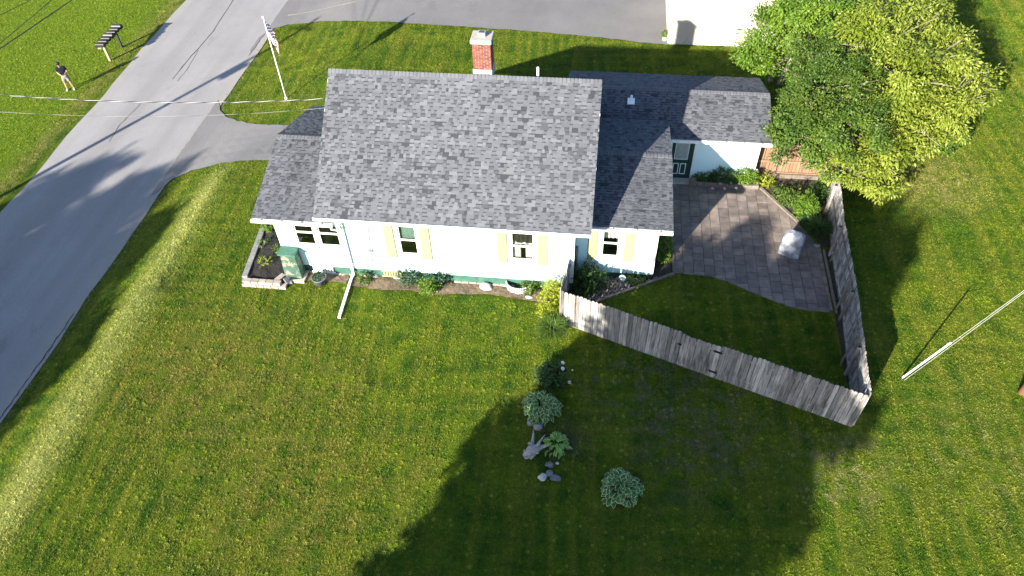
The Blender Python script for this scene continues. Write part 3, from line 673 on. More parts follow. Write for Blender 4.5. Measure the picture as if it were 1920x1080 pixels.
# chimney, brick by brick
CX0, CX1, CY0, CY1, CZ0, CZ1 = -4.81, -4.13, 24.32, 24.98, 6.2, 8.12
ch = MB().box(CX0+.012, CX1-.012, CY0+.012, CY1-.012, CZ0, CZ1).build('chimney', 'mortar', house)
bmesh_b = MB().box(0, 1, 0, .1, 0, .057).mesh('brick', 'brick'); z = 7.10; row = 0
while z < CZ1-.03:
    off = 0 if row % 2 == 0 else -.105; x = CX0+off
    while x < CX1-.01:
        a = max(CX0, x); b_ = min(CX1, x+.190)
        if b_-a > .03:
            inst('brick', bmesh_b, (a+.004, CY0-random.uniform(0, .006), z), (0, 0, 0), (b_-a, 1, 1), ch)
        x += .21
    y = CY0+.11 if row % 2 == 0 else CY0+.11-.03
    while y < CY1-.02:
        l_ = min(.198, CY1-y)
        for xx, rz in ((CX1+.003, math.pi/2), (CX0-.003+.0, math.pi/2)):
            if xx > -4.5: inst('brick', bmesh_b, (xx, y, z), (0, 0, rz), (l_, 1, 1), ch)
            else: inst('brick', bmesh_b, (xx+.1, y, z), (0, 0, rz), (l_, 1, 1), ch)
        y += .21
    z += .068; row += 1
MB().box(CX0-.05, CX1+.05, CY0-.05, CY1+.05, CZ1, CZ1+.15).build('chimney_cap', 'cap_concrete', ch, bevel=.015)
MB().box(-4.60, -4.34, 24.55, 24.78, CZ1+.151, CZ1+.30).build('flue', 'cap_concrete', ch)
MB().box(-4.57, -4.37, 24.58, 24.75, CZ1+.3, CZ1+.305).build('flue_opening', 'room_dark', ch)
MB().box(CX0-.02, CX1+.02, CY0-.03, CY1+.02, 6.7, 7.10).build('flashing', 'lead_flashing', ch)
# vent pipes
MB().lathe([(.0, .62), (.035, .62), (.05, .59), (.05, 0)], (-2.43, 24.6, 6.5), 10).build('vent_pipe', 'white_plastic', house)
p = aty(1184, 184, 29.3); vp = MB().lathe([(0, .34), (.05, .34), (.055, .30), (.055, 0)], (p.x, p.y, 2.80), 10).build('vent_pipe', 'white_plastic', house)
MB().extr([(p.x-.16, p.y-.18, 2.80), (p.x-.16, p.y+.14, 2.905), (p.x-.16, p.y+.14, 2.93), (p.x-.16, p.y-.18, 2.825)], (.32, 0, 0)).lathe([(.055, .16), (.10, .02)], (p.x, p.y, 2.82), 10).build('vent_flashing', 'white_plastic', vp)

# ------------------------------------------------------------------ patio
PAT = clean([(3.40, 21.42), (3.42, 27.10), (7.30, 27.10), (8.67, 24.95), (9.40, 23.4), (9.30, 19.86), (8.4, 19.85), (7.52, 20.06), (6.18, 20.72), (5.4, 21.15), (4.78, 21.36)])
pt = sheet('patio', PAT, .012, 'paver_joint', .8, lambda x, y: 0.)
def clip_rect(poly, x0, x1, y0, y1):
    def cl(pts, f, g):
        out = []
        for i in range(len(pts)):
            a, b_ = pts[i], pts[(i+1) % len(pts)]; fa, fb = f(a), f(b_)
            if fa >= 0: out.append(a)
            if (fa >= 0) != (fb >= 0): t = fa/(fa-fb); out.append((a[0]+(b_[0]-a[0])*t, a[1]+(b_[1]-a[1])*t))
        return out
    for f in (lambda p: p[0]-x0, lambda p: x1-p[0], lambda p: p[1]-y0, lambda p: y1-p[1]):
        if len(poly) < 3: return []
        poly = cl(poly, f, None)
    return poly
def area(p): return abs(sum(p[i][0]*p[(i+1) % len(p)][1]-p[(i+1) % len(p)][0]*p[i][1] for i in range(len(p))))/2
x = 3.36
while x < 9.6:
    wd = random.choice((.40, .42, .44)); y = 19.6-random.uniform(0, .5)
    while y < 27.2:
        ln = random.choice((.40, .42, .56, .62, .42)); g = random.uniform(.010, .022)
        pl = clip_rect(PAT, x+g/2, x+wd-g/2, y+g/2, y+ln-g/2)
        if len(pl) >= 3 and area(pl) > .012:
            cx, cy = sum(p[0] for p in pl)/len(pl), sum(p[1] for p in pl)/len(pl); h0 = .040+random.uniform(-.004, .005); tx, ty = random.uniform(-.006, .006), random.uniform(-.006, .006)
            q = MB(); n = len(pl); q.v = [(p[0], p[1], .0) for p in pl]+[(p[0]*.99+cx*.01, p[1]*.99+cy*.01, h0+(p[0]-cx)*tx+(p[1]-cy)*ty) for p in pl]
            q.f = [tuple(n+k for k in range(n))]+[(k, (k+1) % n, n+(k+1) % n, n+k) for k in range(n)]; q.m = [0]*len(q.f)
            q.build('paver', 'paver', pt, origin=(cx, cy, 0))
        y += ln
    x += wd

# ------------------------------------------------------------------ garden beds
def bed(name, poly, z, mat, amp=.05, step=.16):
    pc = clean(poly)
    def zf(x, y): return z+amp*(noise.noise(Vector((x*2.1, y*2.1, 4)))+.5*noise.noise(Vector((x*6, y*6, 9))))
    return sheet(name, poly, 0, mat, step, zf, rag=.06 if mat == 'soil' else 0)
bed('garden_bed', [(-9.5, 19.45), (-8.2, 19.36), (-7.0, 19.4), (-6.2, 19.25), (-5.0, 19.42), (-3.9, 19.5), (-2.0, 19.3), (-1.2, 19.1), (-1.0, 19.3), (-1.0, 20.05), (-9.5, 20.05)], .05, 'soil')
bed('garden_bed', [(-11.5, 19.55), (-10.2, 19.62), (-9.75, 19.5), (-9.7, 20.05), (-11.5, 20.05)], .035, 'soil')
bed('garden_bed', [(7.42, 27.35), (8.75, 25.05), (9.5, 23.5), (9.75, 23.4), (10.1, 27.9), (7.15, 28.0), (7.15, 27.5)], .05, 'soil_dark')
bed('garden_bed', [(-.62, 18.95), (3.3, 21.35), (3.3, 21.9), (2.7, 26.5), (2.5, 27.3), (2.5, 21.0), (-.6, 20.98), (-.85, 19.2)], .04, 'soil_dark', .03)
bed('garden_bed', [(4.35, 27.12), (7.2, 27.12), (7.1, 27.58), (4.35, 27.58)], .17, 'soil_dark', .03)
bed('garden_bed', [(9.45, 15.5), (9.2, 15.5), (9.35, 19.8), (9.55, 23.3), (9.72, 23.2)], .02, 'soil_dark', .02)
# raised bed at the porch corner
A = atz(457, 530, .0); B = atz(538, 540, 0); C0 = Vector((-12.95, 24.6, 0)); A = Vector((-13.9, 18.95, 0)); 
A = atz(456, 534, 0); D0 = atz(500, 417, .0)
d = (D0-A).normalized(); D1 = A+d*6.0
bed('garden_bed', [(A.x+.15, A.y+.15), (B.x-.3, B.y+.2), (-11.6, 19.5), (-12.3, 19.6), (-12.3, 24.5), (D1.x+.1, D1.y)], .2, 'mulch', .06)
edging = thing('block_edging', (A.x, A.y, 0), 'low retaining wall of split tan blocks round the porch corner bed', 'retaining wall')
bk = MB().box(-.145, .145, -.1, .1, 0, .145).mesh('block', 'block_stone'); bk2 = MB().box(-.19, .19, -.11, .11, 0, .13).mesh('block', 'block_grey')
e = (B-A); n = int(e.length/.30); ang = math.atan2(e.y, e.x)
for k in range(2):
    for i in range(n):
        if k == 1 and i > n-2: continue
        pz = A+e*((i+.5+(0 if k == 0 else .35))/n); inst('block', bk, (pz.x, pz.y+.03*k, .0+k*.148), (0, 0, ang+random.uniform(-.06, .06)), (1, 1, 1), edging)
e2 = D1-A; n2 = int(e2.length/.39); ang2 = math.atan2(e2.y, e2.x)
for k in range(2):
    for i in range(n2): pz = A+e2*((i+.7+.4*k)/n2); inst('block', bk2, (pz.x+.06, pz.y, .0+k*.133), (0, 0, ang2+random.uniform(-.02, .02)), (1, 1, 1), edging)
for i in range(1, n-1, 1):
    if i in (1, 2): continue
loose = ['tan block tipped on edge at the end of the block edging', 'dark slab leaning against the end of the block edging', 'small grey block lying in front of the porch pier']
p0 = atz(526, 532); 
o = MB().box(-.22, .22, -.11, .11, 0, .26).build('loose_block', 'block_stone', bevel=.015); o.location = (p0.x, p0.y+.12, .02); o.rotation_euler = (0, 0, R(62)); tag(o, loose[0], 'block')
o = MB().box(-.2, .2, -.14, .14, 0, .07).build('loose_block', 'rock_grey', bevel=.015); o.location = (p0.x+.34, p0.y+.12, .14); o.rotation_euler = (R(34), R(12), R(60)); tag(o, loose[1], 'block')
o = MB().box(-.16, .16, -.11, .11, 0, .14).build('loose_block', 'block_grey', bevel=.015); o.location = (p0.x+.32, p0.y+.05, 0.0); o.rotation_euler = (0, 0, R(25)); tag(o, loose[2], 'block')

# ------------------------------------------------------------------ timber edgings
def timber(name, pts, wd, hh, label, mat='timber', z=0., n=1):
    P = [Vector((p[0], p[1], z)) for p in pts]; t = thing(name, P[0], label, 'timber edging')
    for i in range(len(P)-1):
        for k in range(n): q = MB().bar(P[i]+Vector((0, 0, hh*(k+.5))), P[i+1]+Vector((0, 0, hh*(k+.5))), wd, hh-.006); q.build('timber', mat, t, bevel=.008)
    return t
timber('timber_edging', [(-.62, 18.98), (1.2, 20.05), (3.38, 21.36)], .11, .10, 'grey weathered timber edging the gravel bed beside the fenced lawn')
timber('timber_edging', [(7.36, 27.12), (8.68, 24.98)], .13, .11, 'timber edging running diagonally along the patio by the back garden')
timber('timber_edging', [(3.36, 21.45), (3.36, 23.6)], .10, .10, 'short timber edging between patio and wing wall bed')
timber('timber_edging', [(9.42, 19.8), (9.5, 23.3)], .08, .10, 'thin timber edging between patio and right fence')
pb = thing('planter_box', (5.8, 27.1, 0), 'low timber planter under the blue garage wall beside the door', 'planter')
for k in range(2): MB().bar((4.35, 27.08, .06+.11*k), (7.25, 27.08, .06+.11*k), .1, .105).build('timber', 'timber', pb); MB().bar((4.36, 27.14, .06+.11*k), (4.36, 27.55, .06+.11*k), .1, .105).build('timber', 'timber', pb)
MB().box(4.22, 4.50, 26.98, 27.3, 0, .32).build('corner_post', 'timber', pb)

# ------------------------------------------------------------------ fences
FH = 1.83; PW = .138
def picket_mesh(h, w_, mat='fence_wood'):
    q = MB(); r = w_/2; poly = [(-r, .0), (r, .0), (r, h-.05), (r*.72, h-.015), (r*.3, h), (-r*.3, h), (-r*.72, h-.015), (-r, h-.05)]
    q.extr([(a, 0, b_) for a, b_ in poly], (0, .018, 0)); return q.mesh('picket', mat)
PM = [picket_mesh(FH-.03, PW), picket_mesh(FH-.045, PW-.006), picket_mesh(FH-.02, PW-.003)]
def fence(name, pts, label, mesh=PM, spacing=.1455, side=1, rails=(.35, 1.45), z0=.02, posts=True, lean=0, skip=None, mat='fence_wood', cat='fence'):
    """pickets stand on the right of the run when side=-1"""
    P = [Vector((p[0], p[1], 0)) for p in pts]; t = thing(name, P[0], label, cat); tot = 0
    for i in range(len(P)-1):
        a, b_ = P[i], P[i+1]; d = (b_-a); L_ = d.length; d.normalize(); nn = Vector((d.y, -d.x, 0))*side; ang = math.atan2(d.y, d.x); n = max(1, round(L_/spacing))
        for k in range(n):
            p = a+d*(L_*(k+.5)/n)
            rz = ang if side > 0 else ang+math.pi
            dz = random.uniform(-.012, .012)
            inst('picket', random.choice(mesh), p+nn*.045+Vector((0, 0, z0+dz)), (R(random.uniform(-.5, .5))+lean, R(random.uniform(-.5, .5)), rz), (1, 1, 1), t); tot += 1
        for z in rails: MB().bar(a+Vector((0, 0, z)), b_+Vector((0, 0, z)), .038, .085).build('rail', mat, t)
        if posts:
            m_ = max(1, round(L_/2.4))
            for k in range(m_+1):
                p = a+d*(L_*k/m_)-nn*.07; MB().box(p.x-.045, p.x+.045, p.y-.045, p.y+.045, -.1, FH-.22).build('post', mat, t)
    return t
F1 = Vector((-.97, 18.38, 0)); F2 = Vector((9.05, 14.76, 0)); fd = (F2-F1).normalized(); g0 = 4.56; g1 = 5.98
fence('picket_fence', [F1, F1+fd*g0], 'weathered grey picket fence between the yellow-green shrub and the gate')
fence('picket_fence', [F1+fd*g1, F2], 'weathered grey picket fence from the gate to the far right corner')
gt = fence('fence_gate', [F1+fd*(g0+.02), F1+fd*(g1-.02)], 'weathered picket gate with black hinges, a little lower than the fence', [picket_mesh(FH-.11, PW+.02), picket_mesh(FH-.13, PW+.03)], .166, posts=False, cat='gate')
nn = Vector((fd.y, -fd.x, 0))
for zz in (.35, 1.45):
    p = F1+fd*(g1-.06)+nn*.075; MB().bar(p+Vector((0, 0, zz))-fd*.2, p+Vector((0, 0, zz))+fd*.10, .016, .075, upv=(0, 0, 1)).build('hinge', 'black_metal', gt)
p = F1+fd*(g0-.02)+nn*.075; MB().bar(p+Vector((0, 0, 1.18))-fd*.06, p+Vector((0, 0, 1.18))+fd*.09, .014, .06).build('latch', 'black_metal', gt)
fence('picket_fence', [(-.62, 20.93), (-.98, 18.42)], 'short dark side run of picket fence joining the house wall', side=1)
RC = [(9.1, 14.8), (9.3, 16.9), (9.55, 19.5), (9.74, 23.0), (10.0, 25.6), (10.26, 27.95)]
fr_ = fence('picket_fence', RC, 'long right-hand picket fence with diagonal braces on its inside', side=1, rails=(.3, .95, 1.5))
for (tu, tv, bu, bv) in ((1565, 350, 1543, 404), (1589, 436, 1556, 490), (1593, 528, 1567, 581), (1606, 630, 1576, 682)):
    a = atz(tu, tv, 1.45); b_ = atz(bu, bv, .05)
    MB().bar(b_, a, .04, .09).build('brace', 'timber', fr_)
# newer tan panel behind the garage corner
nf = thing('board_fence', (8.6, 28.1, 0), 'newer tan board fence between garage corner and the green tree', 'fence')
bmn = MB().box(-.068, .068, 0, .018, 0, 1.66).mesh('board', 'fence_new')
x = 7.2
while x < 10.3: inst('board', bmn, (x, 28.12, .06), (0, R(random.uniform(-.3, .3)), 0), (1, 1, 1), nf); x += .151
for z in (.22, .85, 1.62): MB().box(7.1, 10.3, 28.05, 28.1, z-.05, z+.05).build('rail', 'fence_new', nf)
for xx in (7.12, 8.0, 10.2): MB().box(xx-.05, xx+.05, 28.0, 28.06, 0, 1.78 if xx < 7.5 else 1.6).build('post', 'fence_new', nf)
MB().box(7.10, 10.3, 27.93, 28.0, .0, .24).build('kick_board', 'timber', nf)
MB().box(7.02, 7.10, 27.7, 28.1, .05, 1.75).build('side_board', 'fence_new', nf)

# ------------------------------------------------------------------ plants
def spray_leaves(blobs, nspray, k, ls, wfac=.5, droop=.25, shell=.55, spr=.5, lump=.28, seed=1, upb=.35):
    """leaf diamonds on little sprays all through the outer shell of lumpy ellipsoids (cx,cy,cz,rx,ry,rz)"""
    g = np.random.default_rng(seed); VV = []; SS = []
    vol = np.array([b[3]*b[4]+b[3]*b[5]+b[4]*b[5] for b in blobs]); cnt = np.maximum(4, (nspray*vol/vol.sum()).astype(int))
    for b, n in zip(blobs, cnt):
        d = unit(g.normal(size=(n, 3))); ph = g.uniform(0, 6, 6)
        lum = 1+lump*(np.sin(d[:, 0]*3.7+ph[0])*np.sin(d[:, 1]*4.1+ph[1])+.6*np.sin(d[:, 2]*6.3+ph[2]+d[:, 0]*5)+.4*np.sin(d[:, 1]*9+ph[3])*np.sin(d[:, 2]*8+ph[4]))
        r = (shell+(1-shell)*g.random(n)**.6)*lum
        P = np.array(b[:3])+d*np.array(b[3:6])*r[:, None]
        o = unit(d*np.array([1, 1, .8])+g.normal(size=(n, 3))*.45+np.array([0, 0, upb]))
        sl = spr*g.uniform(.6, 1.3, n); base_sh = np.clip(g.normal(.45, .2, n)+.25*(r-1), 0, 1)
        t = (np.arange(k)+.5)/k
        PP = P[:, None, :]+o[:, None, :]*(sl[:, None]*t[None, :])[:, :, None]; PP[:, :, 2] -= droop*(sl[:, None]*t[None, :]**2)
        O = np.repeat(o[:, None, :], k, 1); sd_ = unit(np.cross(o, g.normal(size=(n, 3))))
        sgn = np.where(np.arange(k) % 2 == 0, 1., -1.)[None, :, None]
        D = O*.7+sd_[:, None, :]*sgn*.9+g.normal(size=(n, k, 3))*.35; D[:, :, 2] -= droop
        D = unit(D.reshape(-1, 3)); PP = PP.reshape(-1, 3)
        Nn = unit(np.repeat(d, k, 0)*.6+np.array([0, 0, .7])+g.normal(size=(n*k, 3))*.5)
        L_ = ls*g.uniform(.65, 1.25, n*k)
        VV.append(leaf_quads(PP, D, Nn, L_, L_*wfac)); SS.append(np.clip(np.repeat(base_sh, k)+g.normal(0, .12, n*k), 0, 1))
    return np.concatenate(VV), np.concatenate(SS)
def clump_leaves(blobs, nclump, cr, per, ls, wfac=.5, droop=.3, seed=1, flat=.6, lump=.25, jit=.35):
    """leaves gathered in separate clumps over lumpy ellipsoids, with dark gaps between the clumps"""
    g = np.random.default_rng(seed); VV = []; SS = []
    ar = np.array([b[3]*b[4]+b[3]*b[5]+b[4]*b[5] for b in blobs]); cnt = np.maximum(5, (nclump*ar/ar.sum()).astype(int))
    for b, n in zip(blobs, cnt):
        d = unit(g.normal(size=(n, 3))+np.array([0, 0, .25])); ph = g.uniform(0, 6, 3)
        r = (1+lump*np.sin(d[:, 0]*3.7+ph[0])*np.sin(d[:, 1]*4.1+ph[1]+d[:, 2]*3))*g.uniform(.45, 1.08, n)**.6
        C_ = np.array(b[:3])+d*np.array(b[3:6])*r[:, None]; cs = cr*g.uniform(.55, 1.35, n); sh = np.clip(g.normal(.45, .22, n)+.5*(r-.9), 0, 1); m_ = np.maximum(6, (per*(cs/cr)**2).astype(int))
        idx = np.repeat(np.arange(n), m_); q = unit(g.normal(size=(len(idx), 3)))*(g.random(len(idx))**.45)[:, None]; q[:, 2] *= flat
        o = d[idx]; P = C_[idx]+q*cs[idx][:, None]+o*.12*cs[idx][:, None]
        D = unit(q*.9+o*.35+g.normal(size=q.shape)*jit-np.array([0, 0, droop])); Nn = unit(o*.4+np.array([0, 0, .8])+g.normal(size=q.shape)*.45)
        L_ = ls*g.uniform(.6, 1.3, len(idx)); VV.append(leaf_quads(P, D, Nn, L_, L_*wfac)); SS.append(np.clip(sh[idx]+g.normal(0, .13, len(idx)), 0, 1))
    return np.concatenate(VV), np.concatenate(SS)
def place(name, me, parent=None, loc=None):
    o = link(bpy.data.objects.new(name, me))
    if parent is not None: o.parent = parent
    elif loc is not None: o.location = loc
    return o
def limb(mb, a, b, r0, r1, g, bend=.12, n=5, seg=7):
    a = Vector(a); b = Vector(b); L_ = (b-a).length; j = [Vector((g.uniform(-1, 1), g.uniform(-1, 1), g.uniform(-.4, .4)))*bend*L_*.5 for _ in range(2)]
    pts = []; rs = []
    for i in range(n+1):
        t = i/n; p = a.lerp(b, t)+j[0]*math.sin(t*math.pi)*.7+j[1]*math.sin(t*2*math.pi)*.3; pts.append(p); rs.append(r0+(r1-r0)*t)
    mb.tube(pts, rs, seg); return pts
def tree(name, base, blobs, trunk_h, tr, label, mat, nspray, k, ls, seed, bark='bark', wfac=.5, droop=.25, spr=.5, twigs=26, lump=.28, shell=.55, cat='tree', group=None, stems=1, clump=None):
    """blobs relative to the base"""
    t = thing(name, base, label, cat, group); g = random.Random(seed); mb = MB()
    top = Vector((0, 0, trunk_h))
    for s in range(stems):
        off = Vector((g.uniform(-.4, .4), g.uniform(-.4, .4), 0))*(stems > 1)
        mb.tube([off+Vector((0, 0, -.2)), off+Vector((0, 0, .15)), off*1.6+Vector((g.uniform(-.1, .1), g.uniform(-.1, .1), trunk_h*.5)), off*2+top], [tr*1.4, tr*1.1, tr*.9, tr*.75], 9)
    tr_o = mb.mesh('trunk', bark, True); place('trunk', tr_o, t)
    br = MB()
    for b in blobs:
        c = Vector(b[:3]); P = limb(br, top*g.uniform(.6, 1), c, tr*.6, tr*.22, g)
        for i in range(max(2, twigs//len(blobs))):
            d = Vector((g.gauss(0, 1), g.gauss(0, 1), g.gauss(.25, .8))).normalized(); e_ = c+Vector((d.x*b[3], d.y*b[4], d.z*b[5]))*.9
            s_ = P[g.randrange(2, len(P))]; Q = limb(br, s_, e_, tr*.22, .012, g, .2, 5, 5)
            for j in range(2): limb(br, Q[3], Q[5]+Vector((g.uniform(-.6, .6), g.uniform(-.6, .6), g.uniform(-.2, .5))), tr*.08, .008, g, .15, 3, 4)
    place('limbs', br.mesh('limbs', bark, True), t)
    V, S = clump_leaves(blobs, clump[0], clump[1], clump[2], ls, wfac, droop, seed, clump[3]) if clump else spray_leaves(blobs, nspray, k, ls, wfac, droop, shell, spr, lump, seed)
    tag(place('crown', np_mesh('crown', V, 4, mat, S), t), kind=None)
    return t
def shrub(name, base, rx, ry, rz, label, mat, n=260, k=7, ls=.09, seed=1, wfac=.55, cat='shrub', spr=.16, lump=.22, group=None, droop=.15, blobs=None, stems=5):
    t = thing(name, base, label, cat, group); g = random.Random(seed); mb = MB()
    for i in range(stems):
        a = g.uniform(0, 6.3); limb(mb, (0, 0, -.05), (math.cos(a)*rx*.5, math.sin(a)*ry*.5, rz*1.2), .02, .006, g, .15, 4, 5)
    place('stem', mb.mesh('stem', 'bark'), t)
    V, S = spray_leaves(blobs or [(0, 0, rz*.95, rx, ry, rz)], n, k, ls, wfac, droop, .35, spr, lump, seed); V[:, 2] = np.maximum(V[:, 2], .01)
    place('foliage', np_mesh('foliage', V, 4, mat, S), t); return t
def blades(name, base, r, h, n, label, mat, seed=1, wd=.02, cat='plant', group=None):
    """arching strap leaves from a crown"""
    t = thing(name, base, label, cat, group); g = np.random.default_rng(seed); az = g.uniform(0, 6.283, n); rr = r*g.uniform(.35, 1.05, n); hh = h*g.uniform(.6, 1.1, n); V = []
    D = np.stack([np.cos(az), np.sin(az)], 1); Sx = np.stack([-np.sin(az), np.cos(az)], 1); b0 = g.normal(0, r*.12, (n, 2)); S = []
    ts = np.linspace(0, 1, 6); prof = np.array([.7, 1, 1, .85, .55, .05])
    sh = np.clip(g.normal(.5, .25, n), 0, 1)
    for i in range(5):
        q = []
        for tt, w_ in ((ts[i], prof[i]), (ts[i+1], prof[i+1])):
            xy = b0+D*(rr*tt**1.3)[:, None]; z = hh*(1.9*tt-1.15*tt*tt)/.785
            q.append((np.concatenate([xy-Sx*wd*w_/2, z[:, None]], 1), np.concatenate([xy+Sx*wd*w_/2, z[:, None]], 1)))
        V.append(np.stack([q[0][0], q[0][1], q[1][1], q[1][0]], 1)); S.append(sh)
    V = np.concatenate(V).reshape(-1, 3); V[:, 2] = np.maximum(V[:, 2], .01)
    place('foliage', np_mesh('foliage', V, 4, mat, np.concatenate(S)), t); return t
def hosta_leaf(L_, W_, mats):
    q = MB(); n = 5
    prof = [(0, .12), (.2, .75), (.45, 1), (.7, .8), (.9, .36), (1, .03)]
    def pnt(t, s, w_): return (s*w_*W_/2, t*L_, L_*(.42*t-.62*t*t)+abs(s)*w_*.10*W_-.02*math.sin(t*9)*abs(s)*L_)
    for i in range(n):
        (t0, w0), (t1, w1) = prof[i], prof[i+1]
        for s0, s1, m in ((-1, -.80, 1), (-.80, 0, 0), (0, .80, 0), (.80, 1, 1)):
            q.face([pnt(t0, s0, w0), pnt(t0, s1, w0), pnt(t1, s1, w1), pnt(t1, s0, w1)], 1 if i == n-1 else m)
    return q.mesh('leaf', mats, True)
def hosta(base, r, h, n, label, mats, seed, L_=.23, W_=.165):
    t = thing('hosta', base, label, 'hosta'); g = random.Random(seed); ms = [hosta_leaf(L_*s, W_*s, mats) for s in (.85, 1, 1.12)]; ga = 2.39996
    for i in range(n):
        f = min(1.05, math.sqrt((i+.5)/n)+g.uniform(-.12, .12)); f = max(.03, f); a = i*ga+g.uniform(-.8, .8); rr = r*f*.82*(1+.12*math.sin(3*a+seed)+.08*math.sin(5*a)); z = h*(1-.72*f*f)+g.uniform(-.06, .05)
        inst('leaf', g.choice(ms), Vector(base)+Vector((math.cos(a)*rr, math.sin(a)*rr, max(.04, z))), (R(30-50*f+g.uniform(-22, 22)), R(g.uniform(-30, 30)), a-math.pi/2+g.uniform(-.7, .7)), (1, 1, 1), t)
    mb = MB()
    for i in range(8): a = i*.8; mb.tube([(0, 0, -.03), (math.cos(a)*r*.4, math.sin(a)*r*.4, h*.8)], [.015, .008], 5)
    place('stem', mb.mesh('stem', 'hosta_lime'), t); return t
def flower_mesh(r, mat):
    q = MB(); g = random.Random(3)
    for ring, (rr, zz, n) in enumerate(((r, .0, 8), (r*.7, r*.3, 7), (r*.4, r*.5, 5))):
        for i in range(n):
            a = 6.283*i/n+ring*.4; c, s = math.cos(a), math.sin(a); w_ = r*.42
            q.face([(0, 0, zz*.4), (c*rr*.6-s*w_, s*rr*.6+c*w_, zz+r*.1), (c*rr, s*rr, zz+r*.35), (c*rr*.6+s*w_, s*rr*.6-c*w_, zz+r*.1)])
    return q.mesh('flower', mat)
FW, FP = flower_mesh(.075, 'petal_white'), flower_mesh(.085, 'petal_pink')
def flowers(t, mesh, pts):
    for p in pts: inst('flower', mesh, p, (random.uniform(-.4, .4), random.uniform(-.4, .4), random.uniform(0, 6)), (1, 1, 1), t)
def rock(base, rx, ry, rz, label, mat, seed, cat='stone', rzr=0):
    bm = bmesh.new(); bmesh.ops.create_icosphere(bm, subdivisions=3, radius=1); s = seed*7.3
    for v in bm.verts:
        n_ = 1+.35*noise.noise(v.co*1.1+Vector((s, 0, 0)))+.12*noise.noise(v.co*3+Vector((0, s, 0))); v.co = Vector((v.co.x*rx*n_, v.co.y*ry*n_, v.co.z*rz*n_))
    me = bpy.data.meshes.new('stone'); bm.to_mesh(me); bm.free(); me.materials.append(MATS[mat])
    me.polygons.foreach_set('use_smooth', [True]*len(me.polygons))
    o = link(bpy.data.objects.new('stone', me)); o.location = (base[0], base[1], base[2]+rz*.45); o.rotation_euler = (0, 0, rzr); return tag(o, label, cat)

# lawn bed in the shade
hosta(G(1014, 768), .62, .42, 230, 'variegated white-edged hosta with small stones at its foot', ['hosta_green', 'hosta_white'], 1)
hosta(G(1163, 918), .60, .40, 200, 'variegated white-edged hosta standing alone on the shaded lawn', ['hosta_green', 'hosta_white'], 2)
hosta(G(1043, 838), .40, .36, 70, 'smaller bright green hosta beside the driftwood stump', ['hosta_lime', 'hosta_white'], 3, .22, .085)
b = G(1034, 712); pe = shrub('peony', b, .55, .45, .35, 'dark green peony bush with white blooms in the shaded lawn', 'leaf_deep', 300, 7, .12, 5, .38, 'peony')
flowers(pe, FW, [Vector(b)+Vector(q) for q in ((.36, .30, .64), (.38, .06, .62), (.66, -.30, .34))]); inst('flower', FW, Vector(b)+Vector((.72, .12, .5)), (0, 0, 0), (.5, .5, .5), pe)
rock(G(994, 795), .11, .09, .08, 'small pale stone left of the larger one at the hosta foot', 'rock_purple', 1)
rock(G(1009, 802), .17, .13, .11, 'rounded tan stone at the foot of the upper hosta', 'rock_purple', 2)
rock(G(1030, 872), .15, .10, .07, 'flat blue-grey stone just below the bright hosta', 'rock_grey', 3)
rock(G(1017, 896), .15, .14, .09, 'pale speckled stone, left one of the lowest stone cluster', 'rock_pale', 4)
rock(G(1030, 889), .12, .12, .08, 'dark grey stone in the middle of the lowest stone cluster', 'rock_grey', 5)
rock(G(1041, 897), .17, .12, .08, 'blue-grey stone at the right of the lowest stone cluster', 'rock_grey', 6)
rock(G(1045, 869), .06, .05, .04, 'tiny pale pebble right of the flat blue-grey stone', 'rock_pale', 7)
b = G(1003, 846); dw = thing('driftwood_stump', b, 'bleached root stump with twisted arms on the shaded lawn', 'driftwood'); g = random.Random(4); mb = MB()
for (ax, ay, az_, r0) in ((-.12, .62, .34, .03), (.52, .20, .22, .03), (.30, .42, .40, .025), (-.30, -.34, .10, .13), (-.36, -.12, .16, .12), (-.10, -.36, .10, .12), (-.22, .12, .30, .12), (.12, -.16, .18, .1), (.16, .1, .34, .06)):
    limb(mb, (0, 0, .06), (ax, ay, az_), .11, r0*.35, g, .35, 6, 7)
mb.tube([(-.34, -.26, .03), (-.12, -.06, .16), (.1, .05, .12), (.2, .1, .04)], [.08, .17, .13, .05], 8); place('root', mb.mesh('root', 'driftwood', True), dw)

# shrubs along the front wall
shrub('shrub', G(683, 528), .26, .22, .22, 'small light green plant beside the downspout foot', 'leaf_mid', 70, 6, .08, 11)
shrub('shrub', G(772, 528), .50, .38, .36, 'dark bluish shrub under the left shuttered window', 'leaf_blue', 260, 7, .075, 12)
shrub('shrub', G(803, 548), .32, .28, .32, 'bright green round shrub in front of the dark one', 'leaf_bright', 200, 7, .075, 13)
shrub('shrub', G(826, 530), .36, .28, .32, 'dark shrub just right of the bright green round shrub', 'leaf_blue', 160, 7, .075, 14)
shrub('shrub', G(992, 546), .30, .27, .24, 'small round green shrub beside the metal window well', 'leaf_mid', 150, 7, .07, 15)
b = G(1032, 578); shrub('shrub', b, .42, .42, .55, 'tall yellow-green shrub against the fence end', 'leaf_yellow', 420, 7, .085, 16, blobs=[(0, 0, .45, .40, .38, .42), (.02, .3, .75, .38, .36, .40), (-.05, -.35, .3, .36, .34, .28)])
blades('daylily', G(1037, 628), .78, .62, 520, 'green daylily clump of arching blades at the fence corner', 'leaf_mid', 17, .028)
rock(G(911, 540), .26, .18, .14, 'white stone lying in the soil below the long blank wall', 'rock_pale', 8)
rock(G(992, 559), .15, .1, .07, 'white stone at the lawn edge below the small round shrub', 'rock_pale', 9)
